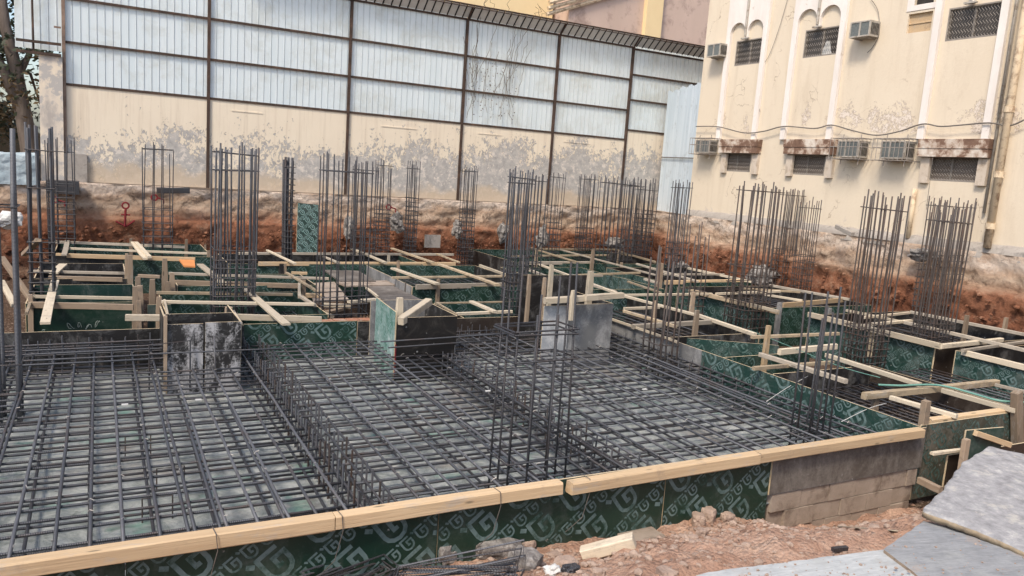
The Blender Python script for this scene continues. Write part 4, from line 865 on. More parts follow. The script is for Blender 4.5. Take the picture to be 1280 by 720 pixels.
panel('left_side_panel', (3.53, 9.78), (3.62, 10.9), -.56, .40, 'palefilm', (-1, 0, 0), .6, t, lmat='logopale', label='pale green weathered side panel standing higher than the dark front')
m = MB(); m.box((3.535, 9.774, -.52), (3.552, 9.786, -.05)); m.build('red_mark', 'red', t, (3.54, 9.77, -.3)); stake(500, 372, 10.0, t, .10, .07, 'pale', -.3)
t = thing('pedestal_shutter', 'grey dusty plywood shutter at the raft back, thick timber and stakes on top', 'shutter', (6.6, 9.9, -.56), PG)
panel('front_panel', (6.28, 9.80), (7.10, 9.80), -.56, .45, 'grey', (0, -1, 0), None, t); panel('left_side_panel', (5.83, 9.78), (6.27, 9.77), -.56, .44, 'palegreyfilm', (0, -1, 0), None, t, label='paler narrow panel of the grey shutter')
panel('right_side_panel', (7.10, 9.82), (7.10, 11.0), -.56, .45, 'black', (-1, 0, 0), None, t); panel('back_panel', (6.1, 11.0), (7.4, 11.0), -.5, .72, 'black', (0, -1, 0), None, t)
p, q = at(681, 376, Y=9.70), at(730, 373, Y=9.67); stick('cap_timber', p, q, .09, .09, 'pale', t); p, q = at(731, 372.5, Y=9.62), at(778, 369, Y=9.72); stick('cap_timber', p, q, .09, .09, 'pale', t)
stake(689.5, 331, 9.90, t, .07, .05, 'pale', .2); stake(738.5, 339, 9.92, t, .10, .07, 'pale', .2); stake(717.5, 363, 9.60, t, .09, .06, 'pale', .25); stake(662, 343, 10.6, t, .06, .05, 'old', 0); stake(681, 347, 10.8, t, .06, .05, 'old', 0)
o = stick('timber_offcut', at(500, 402, Y=9.76), at(536, 377, Y=10.35), .11, .10, 'pale', None); tag(o, 'split squared timber resting aslant on the almost black shutter', 'timber')

# loose pale planks on the forms
def loose(a, b, w, h, z, label, mat='pale', name='plank', dz=0.): return tag(batten(a, b, w, h, mat, None, z, name, dz), label, 'plank', 'loose planks on the forms')
loose((56.5, 404), (69, 351), .115, .03, .09, 'pale plank lying across the chalk-marked green form')
loose((67, 341.5), (79, 330.5), .14, .03, .07, 'short pale plank on the low black form, ends on its battens')
loose((166, 303), (182, 323.5), .09, .04, .09, 'pale plank of the leaning pair on the long half black form'); loose((170, 303), (187, 321.5), .08, .04, .13, 'upper plank of the leaning pair on the long half black form')
loose((250, 330.5), (280, 355.5), .13, .03, .08, 'tapering pale plank across the narrow green form'); loose((308, 361.5), (358, 405.5), .12, .03, .08, 'long pale plank running diagonally over the wide crossed-timber form')
loose((157, 397), (207, 397.3), .06, .09, .02, 'square pale timber bridging the gap beside the chalk-marked form'); loose((173, 344.8), (200, 346), .07, .06, .05, 'short weathered timber laid over the dark gap between forms', 'old')
for px, y0, Y, l in ((172.5, 346, 14.3, 'short weathered stake left of the dark gap between forms'), (190.5, 349, 14.2, 'short weathered stake right of the dark gap between forms'), (175, 357, 13.6, 'thick stake stub left of the dark gap between forms')):
    tag(stake(px, y0, Y, None, .10, .07), l, 'stake', 'stakes in the gap between forms')
b = panel('plywood_offcut', (.66, 13.3), (1.0, 13.3), -.6, -.1, 'greendusty', (0, -1, 0), None); tag(b, 'small dusty green plywood piece set upright in the gap between forms', 'plywood')
m = MB(); q = [at(*p, z=-.03) for p in ((224, 326), (243, 326.5), (244, 334.5), (230, 334))]; m.prism([(v.x, v.y) for v in q], -.03, 0.0); tag(m.build('orange_board', 'orange', None, tuple(q[0])), 'bright orange board scrap lying in front of the half black form', 'board')

# walkway between the forms: boards, bricks, blocks
def flat(name, px, z, t, mat, label, cat, mside=None, grp=None):
    q = [at(*p, z=z) for p in px]; c = sum(q, Vector())/len(q); m = MB(); area = sum(q[i].x*q[(i+1) % len(q)].y-q[(i+1) % len(q)].x*q[i].y for i in range(len(q)))
    poly = [(v.x-c.x, v.y-c.y) for v in (q if area > 0 else q[::-1])]; m.prism(poly, -t/2, t/2, 0, 1 if mside else None)
    o = put(name, m.mesh(name, [mat, mside] if mside else mat), None, (c.x, c.y, z)); return tag(o, label, cat, grp)
flat('walkway_board', ((460, 359), (491, 358), (530, 377), (520, 397), (496, 380), (473, 373)), -.05, .03, 'greybrown', 'wide grey board forming the walkway behind the pale green shutter side', 'board')
flat('walkway_board', ((405, 338), (448, 339), (470, 352), (425, 352)), -.12, .03, 'greybrown', 'brown-grey board on the walkway between narrow and broad forms', 'board')
flat('walkway_board', ((420, 353), (492, 351), (500, 356.5), (432, 358)), -.14, .03, 'block', 'dusty board crossing the walkway left of the broad centre form', 'board')
flat('walkway_board', ((384, 355), (418, 353), (436, 375), (392, 378)), -.20, .03, 'block', 'pale dirty board beside the thin tall bars on the walkway', 'board')
for i, (a, b, z, w, h, mt, l) in enumerate((((364, 341.3), (384, 341.8), -.05, .07, .06, 'timber', 'short yellow timber between the narrow form and thin tall bars'), ((382, 369), (404, 370), -.15, .09, .08, 'timber', 'short stout timber at the foot of the thin tall bars'), ((436, 377), (474, 374.5), -.06, .12, .05, 'pale', 'pale timber capping the small brick pier'), ((404, 381), (440, 383), -.15, .12, .06, 'pale', 'pale wide timber lying before the brick pier'), ((458, 360), (472, 371), -.03, .04, .04, 'pale', 'thin pale strip along the left rim of the walkway board'), ((408, 391), (432, 385), -.2, .10, .05, 'old', 'weathered timber end under the thin tall bars'), ((395, 388), (415, 396), -.15, .08, .05, 'pale', 'pale off-cut angled against the wide form corner'))):
    tag(batten(a, b, w, h, mt, None, z, 'timber_offcut'), l, 'timber', 'timber off-cuts on the walkway')
m = MB(); random.seed(8)
for r in range(5):
    x = 3.0 + (r % 2)*.1
    while x < 3.62: m.box((x, 11.60+ru(-.01, .01), -.62+r*.11), (x+.185, 11.78, -.62+r*.11+.095)); x += .2
tag(m.build('brick_pier', 'brick', None, (3.3, 11.7, -.6)), 'small pier of reddish bricks under a pale timber left of the pale green shutter side', 'brick pier')
m = MB(); b0 = at(385, 299, Y=19.6)
b = panel('plywood_sheet', at(371, 300, Y=20.1).to_2d(), at(397, 300, Y=20.2).to_2d(), 0, 1.5, 'greendusty', (0, -1, 0), .5, None, lmat='logopale'); b.rotation_quaternion = b.rotation_quaternion @ Quaternion((1, 0, 0), -.14) @ Quaternion((0, 1, 0), .06); b.location = at(384, 291, Y=20.15)
tag(b, 'dusty green plywood sheet leaning against the red earth bank', 'plywood sheet')
b = panel('plywood_offcut', at(530, 310, Y=20.6).to_2d(), at(550, 310, Y=20.6).to_2d(), .05, .42, 'concrete', (0, -1, 0), None, None); tag(b, 'small grey board propped at the foot of the back bank', 'board')
# ================================================================== REINFORCEMENT
random.seed(31)
def cage(label, x, y, wx, wy, nx, ny, z0, z1, r, mat, ties=(.2,), dense=None, dsp=.15, rt=.0085, jit=.05, n=6, grp='starter bar cages', name='rebar_cage', lean=(0, 0), skip=0.):
    t = thing(name, label, 'rebar cage', (x, y, z0), grp); pos = []
    for i in range(nx):
        fx = i/(nx-1)-.5 if nx > 1 else 0
        for s in (-.5, .5): pos.append((fx*wx, s*wy))
    for j in range(1, ny-1):
        fy = j/(ny-1)-.5
        for s in (-.5, .5): pos.append((s*wx, fy*wy))
    base = [bar_mesh(z1-z0, r, mat, n, .006) for _ in range(3)]
    for (dx, dy) in pos:
        if RN() < skip: continue
        dz = ru(-jit, jit)*1.5 - (.12 if RN() < .15 else 0); p0 = Vector((x+dx, y+dy, z0+dz)); p1 = Vector((x+dx+lean[0]+random.gauss(0, .026), y+dy+lean[1]+random.gauss(0, .026), z1+dz))
        put('vertical_bar', random.choice(base), t, (p0+p1)/2, quat(p1-p0))
    e = r+rt; m = MB()
    def rect(w, h): return [(-w/2-e, -h/2-e, 0), (w/2+e, -h/2-e, 0), (w/2+e, h/2+e, 0), (-w/2-e, h/2+e, 0), (-w/2-e, -h/2-e, 0), (-w/2-e+.05, -h/2+.03, .01)]
    m.tube(rect(wx, wy), rt, 5); me = m.mesh('tie', 'barrust' if mat == 'barrust' else 'bardark')
    zs = [z1-q for q in ties]
    if dense:
        q = z0+.1
        while q < dense: zs.append(q); q += dsp
    for q in zs:
        k = (q-z0)/(z1-z0); put('tie', me, t, (x+lean[0]*k+ru(-.01, .01), y+lean[1]*k+ru(-.01, .01), q), Quaternion((ru(-1, 1), ru(-1, 1), 0), ru(-.05, .05)))
    return t
def cageP(label, px, Y, wx, wy, nx, ny, r, mat='bar', py=230, z0=-.45, z1=2.4, **k):
    p = at(px, py, Y=Y); return cage(label, p.x, Y, wx, wy, nx, ny, z0, z1, r, mat, **k)
cage('nearest tall bar cage, thick grey bars rising at the left margin by the red soil', -.83, 9.3, .16, .34, 2, 2, -.62, 2.44, .0235, 'barlight', (.75,), .1, .3, .007, lean=(-.02, 0), n=8)
cageP('second thick bar cage behind the nearest one, foot beside the chalk-marked form', 51, 13.6, .30, .34, 3, 4, .017, 'bar', 250, z1=2.55, ties=(.35, .9), dense=.9)
cageP('cage of thin bars in front of the wall end pillar under a dark concrete lump', 77, 20.45, .50, .35, 4, 3, .011, 'bardark', 250, ties=(.3, 1.0), dense=1.45, dsp=.13)
cageP('small cage of thin bars in front of the wall, beside the red painted marks', 197, 19.9, .60, .35, 4, 2, .011, 'bardark', 240, ties=(.1,), dense=.95, dsp=.16)
cageP('large dense cage in front of the first long post of the screen, twelve blue-grey bars', 293, 13.0, .60, .44, 7, 4, .0135, 'bar', 250, z1=2.47, ties=(.12, .38), dense=.95, n=8)
cageP('slim tight bundle of dark bars between the large cage and leaning green sheet', 361, 17.9, .14, .22, 3, 5, .026, 'bardark', 240, z1=2.27, ties=(), dense=2.2, dsp=.13)
cageP('open cage of thin well-spaced bars standing on the walkway before the second long post', 430, 12.3, .72, .42, 7, 3, .010, 'bardark', 280, z1=2.43, ties=(.24,), dense=.25, dsp=.14)
cageP('far cage with dense ties by the bank, just past the open well-spaced cage', 479, 20.5, .34, .32, 4, 3, .0105, 'bardark', 250, ties=(.12,), dense=1.15, dsp=.11)
cageP('far slender cage by the bank with dense ties, above the small propped grey board', 515, 20.3, .26, .24, 4, 3, .0105, 'bardark', 250, ties=(.15,), dense=1.5, dsp=.12)
cageP('far cage just right of the third long post, close against the bank', 585, 20.2, .34, .30, 5, 3, .0105, 'bardark', 250, ties=(.12,), dense=1.3, dsp=.12)
cageP('densest bundle of tall blue-grey bars rising from the middle of the forms', 646, 12.4, .32, .32, 5, 5, .0125, 'bar', 300, z1=2.42, ties=(.15, .24), dense=1.0, n=8)
cageP('medium cage pressed against the back of the densest central bundle', 669, 15.0, .30, .22, 4, 2, .014, 'bardark', 280, z1=2.33, ties=(.13,), dense=1.0)
cageP('thin far cage to the right of the fourth long post', 694, 20.3, .36, .25, 4, 2, .0105, 'bardark', 260, ties=(.12,), dense=1.0, dsp=.18)
cageP('far cage on the bank side, first of the four before the end of the screen', 733, 20.4, .44, .30, 7, 4, .0105, 'bardark', 260, ties=(.12,), dense=.9, dsp=.16)
cageP('broad rusty cage crossing the fifth long post, second of the four before the screen end', 772, 18.4, 1.0, .42, 8, 3, .013, 'bardark', 260, ties=(.18,), dense=.6, dsp=.2)
cageP('dense cage with a low side tie, third of the four before the screen end', 806, 19.6, .46, .42, 6, 5, .012, 'bardark', 265, ties=(.32,), dense=1.4, dsp=.14)
cageP('slim cage in front of the corrugated fence, last before the cream house corner', 848, 16.5, .42, .32, 6, 3, .012, 'bar', 280, z1=2.4, ties=(.15,), dense=.8, dsp=.16)
cageP('rusty far cage filling the gap between the broad rusty cage and the dense one', 790, 20.2, .62, .34, 7, 3, .0105, 'bardark', 262, z1=2.36, ties=(.2,), dense=.9, dsp=.16)
cageP('short thin cage between corrugated fence and tall thick cage, tops at ledge height', 872, 12.0, .40, .30, 4, 2, .0115, 'barrust', 300, z1=1.45, ties=(), dense=.4, jit=.12)
cageP('cage of thin bars just left of the lone slender far cage', 1008, 13.2, .36, .30, 4, 3, .0105, 'barrust', 300, z1=2.2, ties=(.2,), dense=1.0, dsp=.15)
cageP('far thin cage directly behind the open well-spaced cage on the walkway', 455, 18.4, .50, .30, 5, 3, .0105, 'bardark', 260, z1=2.3, ties=(.15,), dense=.9, dsp=.15)
cage('short cage inside the raft along its bare grey side, ends at mid height', 7.42, 8.95, .34, .40, 4, 2, -.68, 1.32, .014, 'barrust', (), .3, .3, n=8, jit=.1)
cageP('tall leaning-looking cage of thick bars in front of the far bay of the cream house', 940, 11.3, .66, .54, 7, 4, .0125, 'barrust', 330, z1=2.46, ties=(.13,), dense=.9, dsp=.17, n=8)
cageP('thinner cage overlapping the right side of the tall thick one by the house', 984, 14.6, .48, .38, 6, 3, .012, 'barrust', 300, z1=2.38, ties=(.12,), dense=.9, dsp=.15)
cageP('slender far cage standing alone at the bank below the second arched bay', 1031, 14.9, .42, .34, 6, 3, .012, 'barrust', 290, z1=2.4, ties=(.1,), dense=1.15, dsp=.12)
cageP('wide cage of thin rusty bars with dense ties at the foot, below the caged conditioners', 1106, 8.5, .62, .36, 7, 4, .0115, 'barrust', 262, -.6, 2.43, ties=(.24,), dense=.3, dsp=.12)
cageP('near one of two overlapping cages by the drain pipe, dense square ties at the foot', 1187, 8.5, .62, .38, 7, 4, .012, 'barrust', 275, -.62, 2.36, ties=(.32,), dense=.30, dsp=.11)
cageP('far one of two overlapping cages by the drain pipe, tied up to ledge height', 1191, 10.2, .98, .48, 9, 5, .0115, 'barrust', 260, -.5, 2.43, ties=(.14,), dense=1.35, dsp=.13)
cage('front cage of thin bars standing in the middle of the raft near the long beams', 3.31, 5.62, .58, .34, 4, 3, -.54, 1.45, .0095, 'bardark', (.36, .39, .62), .1, .2, n=8, jit=.16, lean=(.0, .02))
cage('short cage of close bars in the front right corner of the raft', 6.98, 5.72, .32, .24, 4, 2, -.54, 1.27, .011, 'bardark', (), -.1, .2, n=8, jit=.1, lean=(-.02, 0))
cage('small rusty cage beside the thick old stake at the right margin', 9.98, 4.72, .34, .26, 5, 2, -.7, .42, .010, 'barrust', (.5, .7), .2, .14)

# mats of bars tied in the raft: top and bottom layers, both directions
random.seed(41)
def mat_(label, xa, xb, sx, ya, yb, sy_, rl, rc, zt=-.20, zb=-.46, matl='bar', lap=.25, low=True, grp='bar mats in the raft', wob=.006, jx=.015, over=.12, name='rebar_mat'):
    t = thing(name, label, 'rebar mat', ((xa+xb)/2, (ya+yb)/2, zb), grp)
    def cnt(a, b, s): 
        n = max(2, round((b-a)/s)); return [a+(b-a)*i/n for i in range(n+1)]
    yb0 = yb
    for z, q in ((zt, 1), (zb, 0)):
        if q == 0 and not low: break
        for x in cnt(xa, xb, sx if q else sx*(1.9 if low is True else 2.7)):
            x += ru(-jx, jx)
            if zt == -.20: yb = 9.74 if (.66 < x < 1.6 or 3.48 < x < 4.5 or 5.8 < x < 7.15) else yb0
            bar('long_bar', (x, ya+ru(-.0, .06), z+ru(-.006, .006)), (x+ru(-.03, .03), yb-ru(0, .15), z+ru(-.006, .006)), rl, random.choice((matl, 'barlight', 'barlight') if sx > .19 else (matl, 'barlight', 'bardark')) if q else 'bardark', t, 6, wob)
            if q and RN() < lap: bar('long_bar', (x-.034, ya+.03, z-.02), (x-.034+ru(-.02, .02), ya+(yb-ya)*ru(.4, .9), z-.02), rl, 'bar', t, 6, wob)
        yb = yb0
        for y in cnt(ya+.1, yb-.06, sy_ if q else sy_*(2.1 if low is True else 1.7)):
            y += ru(-.02, .02); bar('cross_bar', (xa-over-ru(0, .1), y+ru(-.015, .015), z-rl-rc), (xb+over+ru(0, .1), y+ru(-.015, .015), z-rl-rc), rc, random.choice(('bar', 'bardark', 'bardark')), t, 6, wob)
    if zt == -.20:                                   # twisted tie wires at some crossings
        m = MB()
        for x in cnt(xa, xb, sx):
            for y in cnt(ya+.1, yb-.06, sy_):
                if RN() < .45: a = ru(0, 3); c = Vector((x, y, zt+.004)); m.tube([c+Vector((.02*math.cos(a), .02*math.sin(a), -.01)), c+Vector((0, 0, .013)), c+Vector((-.026*math.cos(a), -.026*math.sin(a), ru(.0, .03)))], .003, 4)
        tag(m.build('wire_ties', 'wirelight', t, (0, 0, 0)), kind='stuff')
    return t
mat_('left mat of the raft, widest mesh of thick bars over the pale floor', -2.2, 1.62, .215, 5.02, 10.75, .20, .0135, .0115)
mat_('middle mat of the raft between two lines of short upright stubs', 2.02, 4.18, .178, 5.02, 10.8, .195, .0125, .012, lap=.1, low=.8)
mat_('right mat of the raft, close mesh reaching the green printed side panel', 4.48, 7.62, .215, 5.02, 10.9, .205, .0125, .012, lap=.12, low=.8, over=.10)
def beamcage(label, p, q, w, zt, zb, n, hook=.10, r=.006, rb=.011):
    p, q = Vector(p), Vector(q); t = thing('beam_cage', label, 'rebar cage', ((p.x+q.x)/2, (p.y+q.y)/2, zb), 'beam cages laid in the raft'); d = (q-p).normalized(); s = Vector((d.y, -d.x, 0))
    for i in range(n):
        c = p+d*((q-p).length*(i+.5)/n+ru(-.03, .03)); h = hook+ru(-.05, .04); h2 = hook+ru(-.05, .04); off = d*ru(-.03, .03); m = MB()
        pts = [s*(-w/2)+Vector((0, 0, zt+h)), s*(-w/2)+Vector((0, 0, zb)), s*(w/2)+Vector((0, 0, zb)), s*(w/2)+Vector((0, 0, zt+h2))+off]
        m.tube([tuple(c+v) for v in pts], r, 5); m.build('stirrup', 'barlight' if RN() < .7 else 'barrust', t, (c.x, c.y, zb))
    for z in (zt-.03, zb+.02, (zt+zb)/2):
        for k in (-1, 1): bar('long_bar', tuple(p+s*k*(w/2-.015)+Vector((0, 0, z))), tuple(q+s*k*(w/2-.015)+Vector((0, 0, z))), rb, 'bardark', t)
beamcage('beam cage with upright stubs along the edge of the left and middle mats', (1.83, 5.06, 0), (1.83, 10.9, 0), .20, -.18, -.52, 40, .10, .010)
beamcage('beam cage with upright stubs along the edge of the middle and right mats', (4.33, 5.06, 0), (4.33, 10.9, 0), .18, -.19, -.52, 34, .06, .009)
beamcage('edge beam cage along the long black back panel of the raft', (-2.1, 10.88, 0), (.62, 10.88, 0), .26, -.16, -.52, 20, .09, .0085)
beamcage('edge beam cage before the brown back panel, between almost black and grey shutters', (4.6, 10.9, 0), (6.0, 10.9, 0), .26, -.16, -.52, 15, .04)
beamcage('edge beam cage along the bare grey right side of the raft', (7.5, 7.2, 0), (7.5, 10.9, 0), .24, -.16, -.52, 16, .05)
# bars left standing over the back edge of the mats
random.seed(43)
t = thing('edge_bars', 'loose long bars stacked level before the black back panel of the raft', 'bars', (-.5, 10.5, -.2), 'bar mats in the raft')
for y, z in ((10.72, -.10), (10.60, -.13), (10.45, -.15), (10.25, -.165), (10.05, -.17)): bar('bar', (-2.2, y, z), (1.4+ru(0, .5), y+ru(-.05, .05), z+.02), .012, 'bar', t)
t = thing('splice_bars', 'two level bars passing in front of the almost black shutter', 'bars', (4.3, 10.9, -.3), 'bar mats in the raft')
bar('bar', (3.3, 9.70, .02), (5.6, 9.74, .06), .011, 'bar', t); bar('bar', (3.4, 9.66, -.06), (5.3, 9.72, -.03), .011, 'bardark', t)
t = thing('bar_stand', 'bent bar stand hooked up in front of the splashed black panel', 'bars', (1.05, 10.9, -.2), 'bar mats in the raft')
m = MB(); m.tube([(.50, 9.70, -.45), (.50, 9.70, .10), (.95, 9.76, .12), (.95, 9.76, -.5)], .010, 6); m.build('bent_bar', 'bar', t, (.8, 9.72, 0)); bar('bar', (.5, 9.66, .0), (2.4, 9.72, -.02), .010, 'bar', t); bar('bar', (1.2, 9.62, .2), (1.23, 9.63, -.52), .010, 'barlight', t)
# small chairs (bent spacers) seen under the left mat
for x, y in ((.28, 6.4), (.42, 7.0), (.50, 5.6), (.20, 7.9)):
    m = MB(); m.tube([(x, y, -.67), (x, y, -.36), (x+.22, y, -.36), (x+.22, y, -.67)], .007, 5); tag(m.build('bar_chair', 'barrust', None, (x, y, -.67)), 'bent rusty spacer standing on the floor under the left mat', 'spacer', 'bent spacers under the left mat')
# mats in the side forms
random.seed(47)
def fmat(label, xa, xb, ya, yb, s, z, mt='barrust'): mat_(label, xa, xb, s, ya, yb, s, .010, .010, z, z, mt, 0, False, 'bar mats in the footing forms', over=0.)
fmat('mat of rusty bars in the open form beside the raft corner', 7.95, 9.62, 5.1, 7.0, .13, -.22); fmat('mat of bars in the form beside the bare grey raft side', 7.95, 9.5, 9.4, 12.7, .2, -.25); fmat('mat of bars in the form under the caged columns', 12.5, 15.2, 8.0, 10.3, .18, -.22)
fmat('mat of bars in the aisle strip between raft and flanks of the outer forms', 9.9, 12.2, 5.4, 7.9, .18, -.38); fmat('mat of bars in the dark-fronted form', 12.0, 15.0, 11.4, 13.7, .22, -.25); fmat('mat of bars in the broad centre form', 5.6, 8.0, 14.4, 17.1, .22, -.28, 'bardark'); fmat('mat of bars in the wide crossed-timber form', 1.0, 3.0, 11.9, 13.6, .2, -.3, 'bardark'); fmat('mat of bars in the form at the right margin', 12.5, 14.6, 5.0, 7.3, .2, -.22)

# ================================================================== BANK DETAILS
def lump(name, c, r, mat, label, cat, grp=None, sq=(1, 1, 1), sub=3, rough=.28, seed=0, fr=1.7, rot=0.):
    import bmesh
    b = bmesh.new(); bmesh.ops.create_icosphere(b, subdivisions=sub, radius=1.0); ca, sa = math.cos(rot), math.sin(rot)
    for v in b.verts:
        k = 1 + rough*mnoise.noise(v.co*fr+Vector((seed*7.3, seed*1.1, 0))) + rough*.55*mnoise.noise(v.co*fr*2.7+Vector((0, seed*3.1, 5))) + rough*.3*mnoise.noise(v.co*fr*7+Vector((1, seed, 5)))
        d = v.co*k; cl_ = .8 if name == 'stone' else 1.3; d = Vector((max(-cl_, min(cl_, d.x)), max(-cl_, min(cl_, d.y)), max(-cl_, min(cl_, d.z)))); d = Vector((d.x*sq[0], d.y*sq[1], d.z*sq[2]))*r; v.co = Vector((d.x*ca-d.y*sa, d.x*sa+d.y*ca, d.z))
    me = bpy.data.meshes.new(name); b.to_mesh(me); b.free(); me.materials.append(MT[mat]); o = put(name, me, None, c)
    return tag(o, label, cat, grp) if label else o
for i, (px, py, w, h, l) in enumerate(((497, 278, .28, .36, 'grey concrete lump in the red bank beside the far cage with dense ties'), (572, 286, .2, .32, 'small grey concrete lump at the foot of the third long post'), (435, 285, .16, .42, 'narrow grey concrete drip below the second long post'), (628, 290, .22, .42, 'grey concrete lump in the bank left of the densest central bundle'), (768, 305, .5, .26, 'broad pale concrete lump low in the bank before the screen end'), (678, 296, .24, .45, 'tan concrete lump at the foot of the fourth long post'))):
    lump('concrete_lump', at(px, py, Y=21.25), 1, 'concrock', l, 'concrete', 'concrete lumps in the bank', (w*.7, .17, h*.72), 3, .75, i, 1.3)
for i, (px, py, w, h, X, l) in enumerate(((853, 337, .45, .3, 15.75, 'grey concrete lump in the bank below the cream house corner'), (952, 345, .6, .35, 15.8, 'grey concrete lump in the bank behind the tall thick cage'), (1153, 318, .35, .18, 15.85, 'grey concrete lump under the ledge left of the drain pipe'))):
    lump('concrete_lump', at(px, py, X=X), 1, 'concrock', l, 'concrete', 'concrete lumps in the bank', (.18, w*.72, h*.72), 3, .75, i+20, 1.3)
q0, q1 = at(58, 225, Y=21.3), at(99, 243, Y=21.3); m = MB(); m.box((q0.x, 21.15, q1.z), (q1.x, 21.7, q0.z)); tag(m.build('concrete_stub', 'bardark', None, (q0.x, 21.3, q1.z)), 'dark concrete beam end sticking out under the wall end pillar', 'concrete')
q0, q1 = at(196, 238, Y=21.4), at(237, 238, Y=21.4); tag(stick('dark_bar', q0, q1, .14, .14, 'bardark'), 'thick black bar lying on the ledge behind the small cage with painted marks', 'bar')
tag(stick('broken_pipe', at(1046, 283, X=15.7), at(1066, 293, X=15.5), .10, .10, 'concrete'), 'broken pale pipe end poking from the bank right of the lone slender cage', 'pipe')
def mark(px, py, s, Y, label, k=0):
    c = at(px, py, Y=Y); m = MB(); N = 12
    m.tube([(c.x+s*.5*math.cos(a), Y, c.z+s*.5*math.sin(a)) for a in [2*math.pi*i/N for i in range(N+1)]], .022, 5)
    if k: m.tube([(c.x, Y, c.z-s*.5), (c.x-.02, Y-.05, c.z-s*3.4)], .028, 5); m.tube([(c.x-.22, Y, c.z-s*2.6), (c.x, Y-.03, c.z-s*3.4), (c.x+.2, Y, c.z-s*2.4)], .025, 5); m.tube([(c.x-.1, Y, c.z-s*1.5), (c.x+.1, Y, c.z-s*1.5)], .02, 5)
    else: m.tube([(c.x+s*.5, Y, c.z), (c.x+s*1.5, Y, c.z-s*.3), (c.x+s*1.5, Y, c.z-s)], .02, 5)
    tag(m.build('painted_mark', 'red', None, tuple(c)), label, 'mark', 'red marks on the bank')
mark(157, 257, .15, 21.38, 'red ring and arrow mark on the bank below the plain wall', 1); mark(193, 247, .14, 21.42, 'red hooked ring mark behind the small cage'); mark(68, 250, .14, 21.1, 'red ring mark behind the cage at the wall end pillar', 0); mark(486, 259, .14, 21.4, 'red ring mark behind the far cage with dense ties')
# braces against the left soil
for i, (a, b, l) in enumerate((((2, 322), (44, 382), 'dark timber brace propping the soil behind the nearest tall bars'), ((30, 318), (48, 300), 'short dark strut beside the second thick bar cage'), ((2, 352), (18, 382), 'pale short board leaning on the soil at the left margin'))):
    tag(stick('brace', at(*a, Y=14.2), at(*b, Y=13.4), .08, .06, 'old' if i < 2 else 'pale'), l, 'brace', 'braces by the left soil')
lump('litter', at(12, 275, Y=17), .22, 'paper', 'white crumpled bag on the red soil behind the nearest tall bars', 'litter', None, (1, .8, .7), 3, .4, 4)

# ================================================================== FOREGROUND
def onsoil(px, py, up=0.):
    d = at(px, py, z=-1.2)-CAM; t = .3
    while t < 1.3:
        p = CAM+d*t
        if p.z <= soil_h(p.x, p.y)+up: break
        t += .002
    return CAM+d*t
random.seed(55)
for i, (px, py, r, mt, sq, l) in enumerate(((557, 692, .115, 'concrock', (1.15, .9, 1), 'rough pale concrete chunk against the green front, left of the longer chunk'), (622, 688, .12, 'concrock', (1.9, .9, .85), 'long rough concrete chunk lying against the green front'), (659, 681, .062, 'rock', (1.2, 1, .9), 'smooth tan stone on top of the rubble by the green front'), (655, 703, .12, 'concrock', (1.2, 1, .8), 'dark rubble chunk right of the bundled stirrups'), (694, 694, .06, 'rock', (1.2, 1, .8), 'brown stone left of the split timber off-cut'), (707, 706, .085, 'rock', (1.2, 1, .8), 'flat brown stone touching the near end of the timber off-cut'), (748, 714, .05, 'rock', (1, 1, .8), 'small stone under the split timber off-cut'), (873, 648, .07, 'rock', (1.1, 1, 1), 'reddish stone heaped at the foot of the green front'), (885, 644, .075, 'rock', (1, 1, 1.2), 'tall reddish stone at the foot of the green front'), (909, 648, .07, 'rock', (1, 1, 1.1), 'pointed stone beneath the last green front panel'), (877, 664, .05, 'rock', (1, 1, 1), 'round pale stone standing clear on the slope'), (985, 636, .075, 'rock', (1.2, 1, 1), 'rounded brown stone below the grey end panel'), (973, 639, .05, 'rock', (1, 1, 1), 'small stone next to the rounded brown one below the grey panel'), (961, 641, .06, 'rock', (1, 1, 1), 'brown stone at the joint of green and grey panels'), (729, 660, .06, 'rock', (1.3, 1, .7), 'half buried stone above the split timber off-cut'), (833, 716, .06, 'rock', (1.4, 1, .7), 'pale streaked stone at the lower edge before the grey boards'))):
    p = onsoil(px, py+6); lump('stone', (p.x, p.y, p.z+r*sq[2]*.45), r, mt, l, 'stone', 'stones on the near slope', sq, 3, .42, i, 1.4, ru(0, 3))
# pebbles and clods: one uncountable scatter
import bmesh
bm = bmesh.new()
for k in range(3800):
    x, y = ru(-1.5, 10.5), 4.85-abs(random.gauss(0, .9))
    if y < 1.5: continue
    r = .008+.03*RN()**3.2; z = soil_h(x, y)+.075*fbm(x*9, y*9, 1.)+r*.2
    g = bmesh.ops.create_icosphere(bm, subdivisions=1, radius=r)
    s = Vector((ru(.8, 1.4), ru(.8, 1.3), ru(.55, .95)))
    for v in g['verts']: v.co = Vector((v.co.x*s.x*ru(.8, 1.2)+x, v.co.y*s.y*ru(.8, 1.2)+y, v.co.z*s.z*ru(.8, 1.2)+z))
bb = (at(1104, 686, z=.10), at(1000, 700, z=.07))
for k in range(150):                                  # crumbs kicked onto the two flat boards
    q = k % 2; px, py = (ru(1110, 1290), ru(664, 724)) if q == 0 else (ru(900, 1110), ru(696, 724))
    p = at(px, py, z=.09); r = .003+.009*RN()**3; z = (.10-.03*(p.y-bb[0].y) if q == 0 else .07-.05*(p.y-bb[1].y))+r*.4
    g = bmesh.ops.create_icosphere(bm, subdivisions=1, radius=r)
    for v in g['verts']: v.co = Vector((v.co.x*ru(.8, 1.4)+p.x, v.co.y*ru(.8, 1.4)+p.y, v.co.z*.8+z))
me = bpy.data.meshes.new('gravel'); bm.to_mesh(me); bm.free(); me.materials.append(MT['rock']); tag(put('gravel', me), 'loose reddish gravel and clods scattered over the near slope', 'gravel', kind='stuff')
bm = bmesh.new()
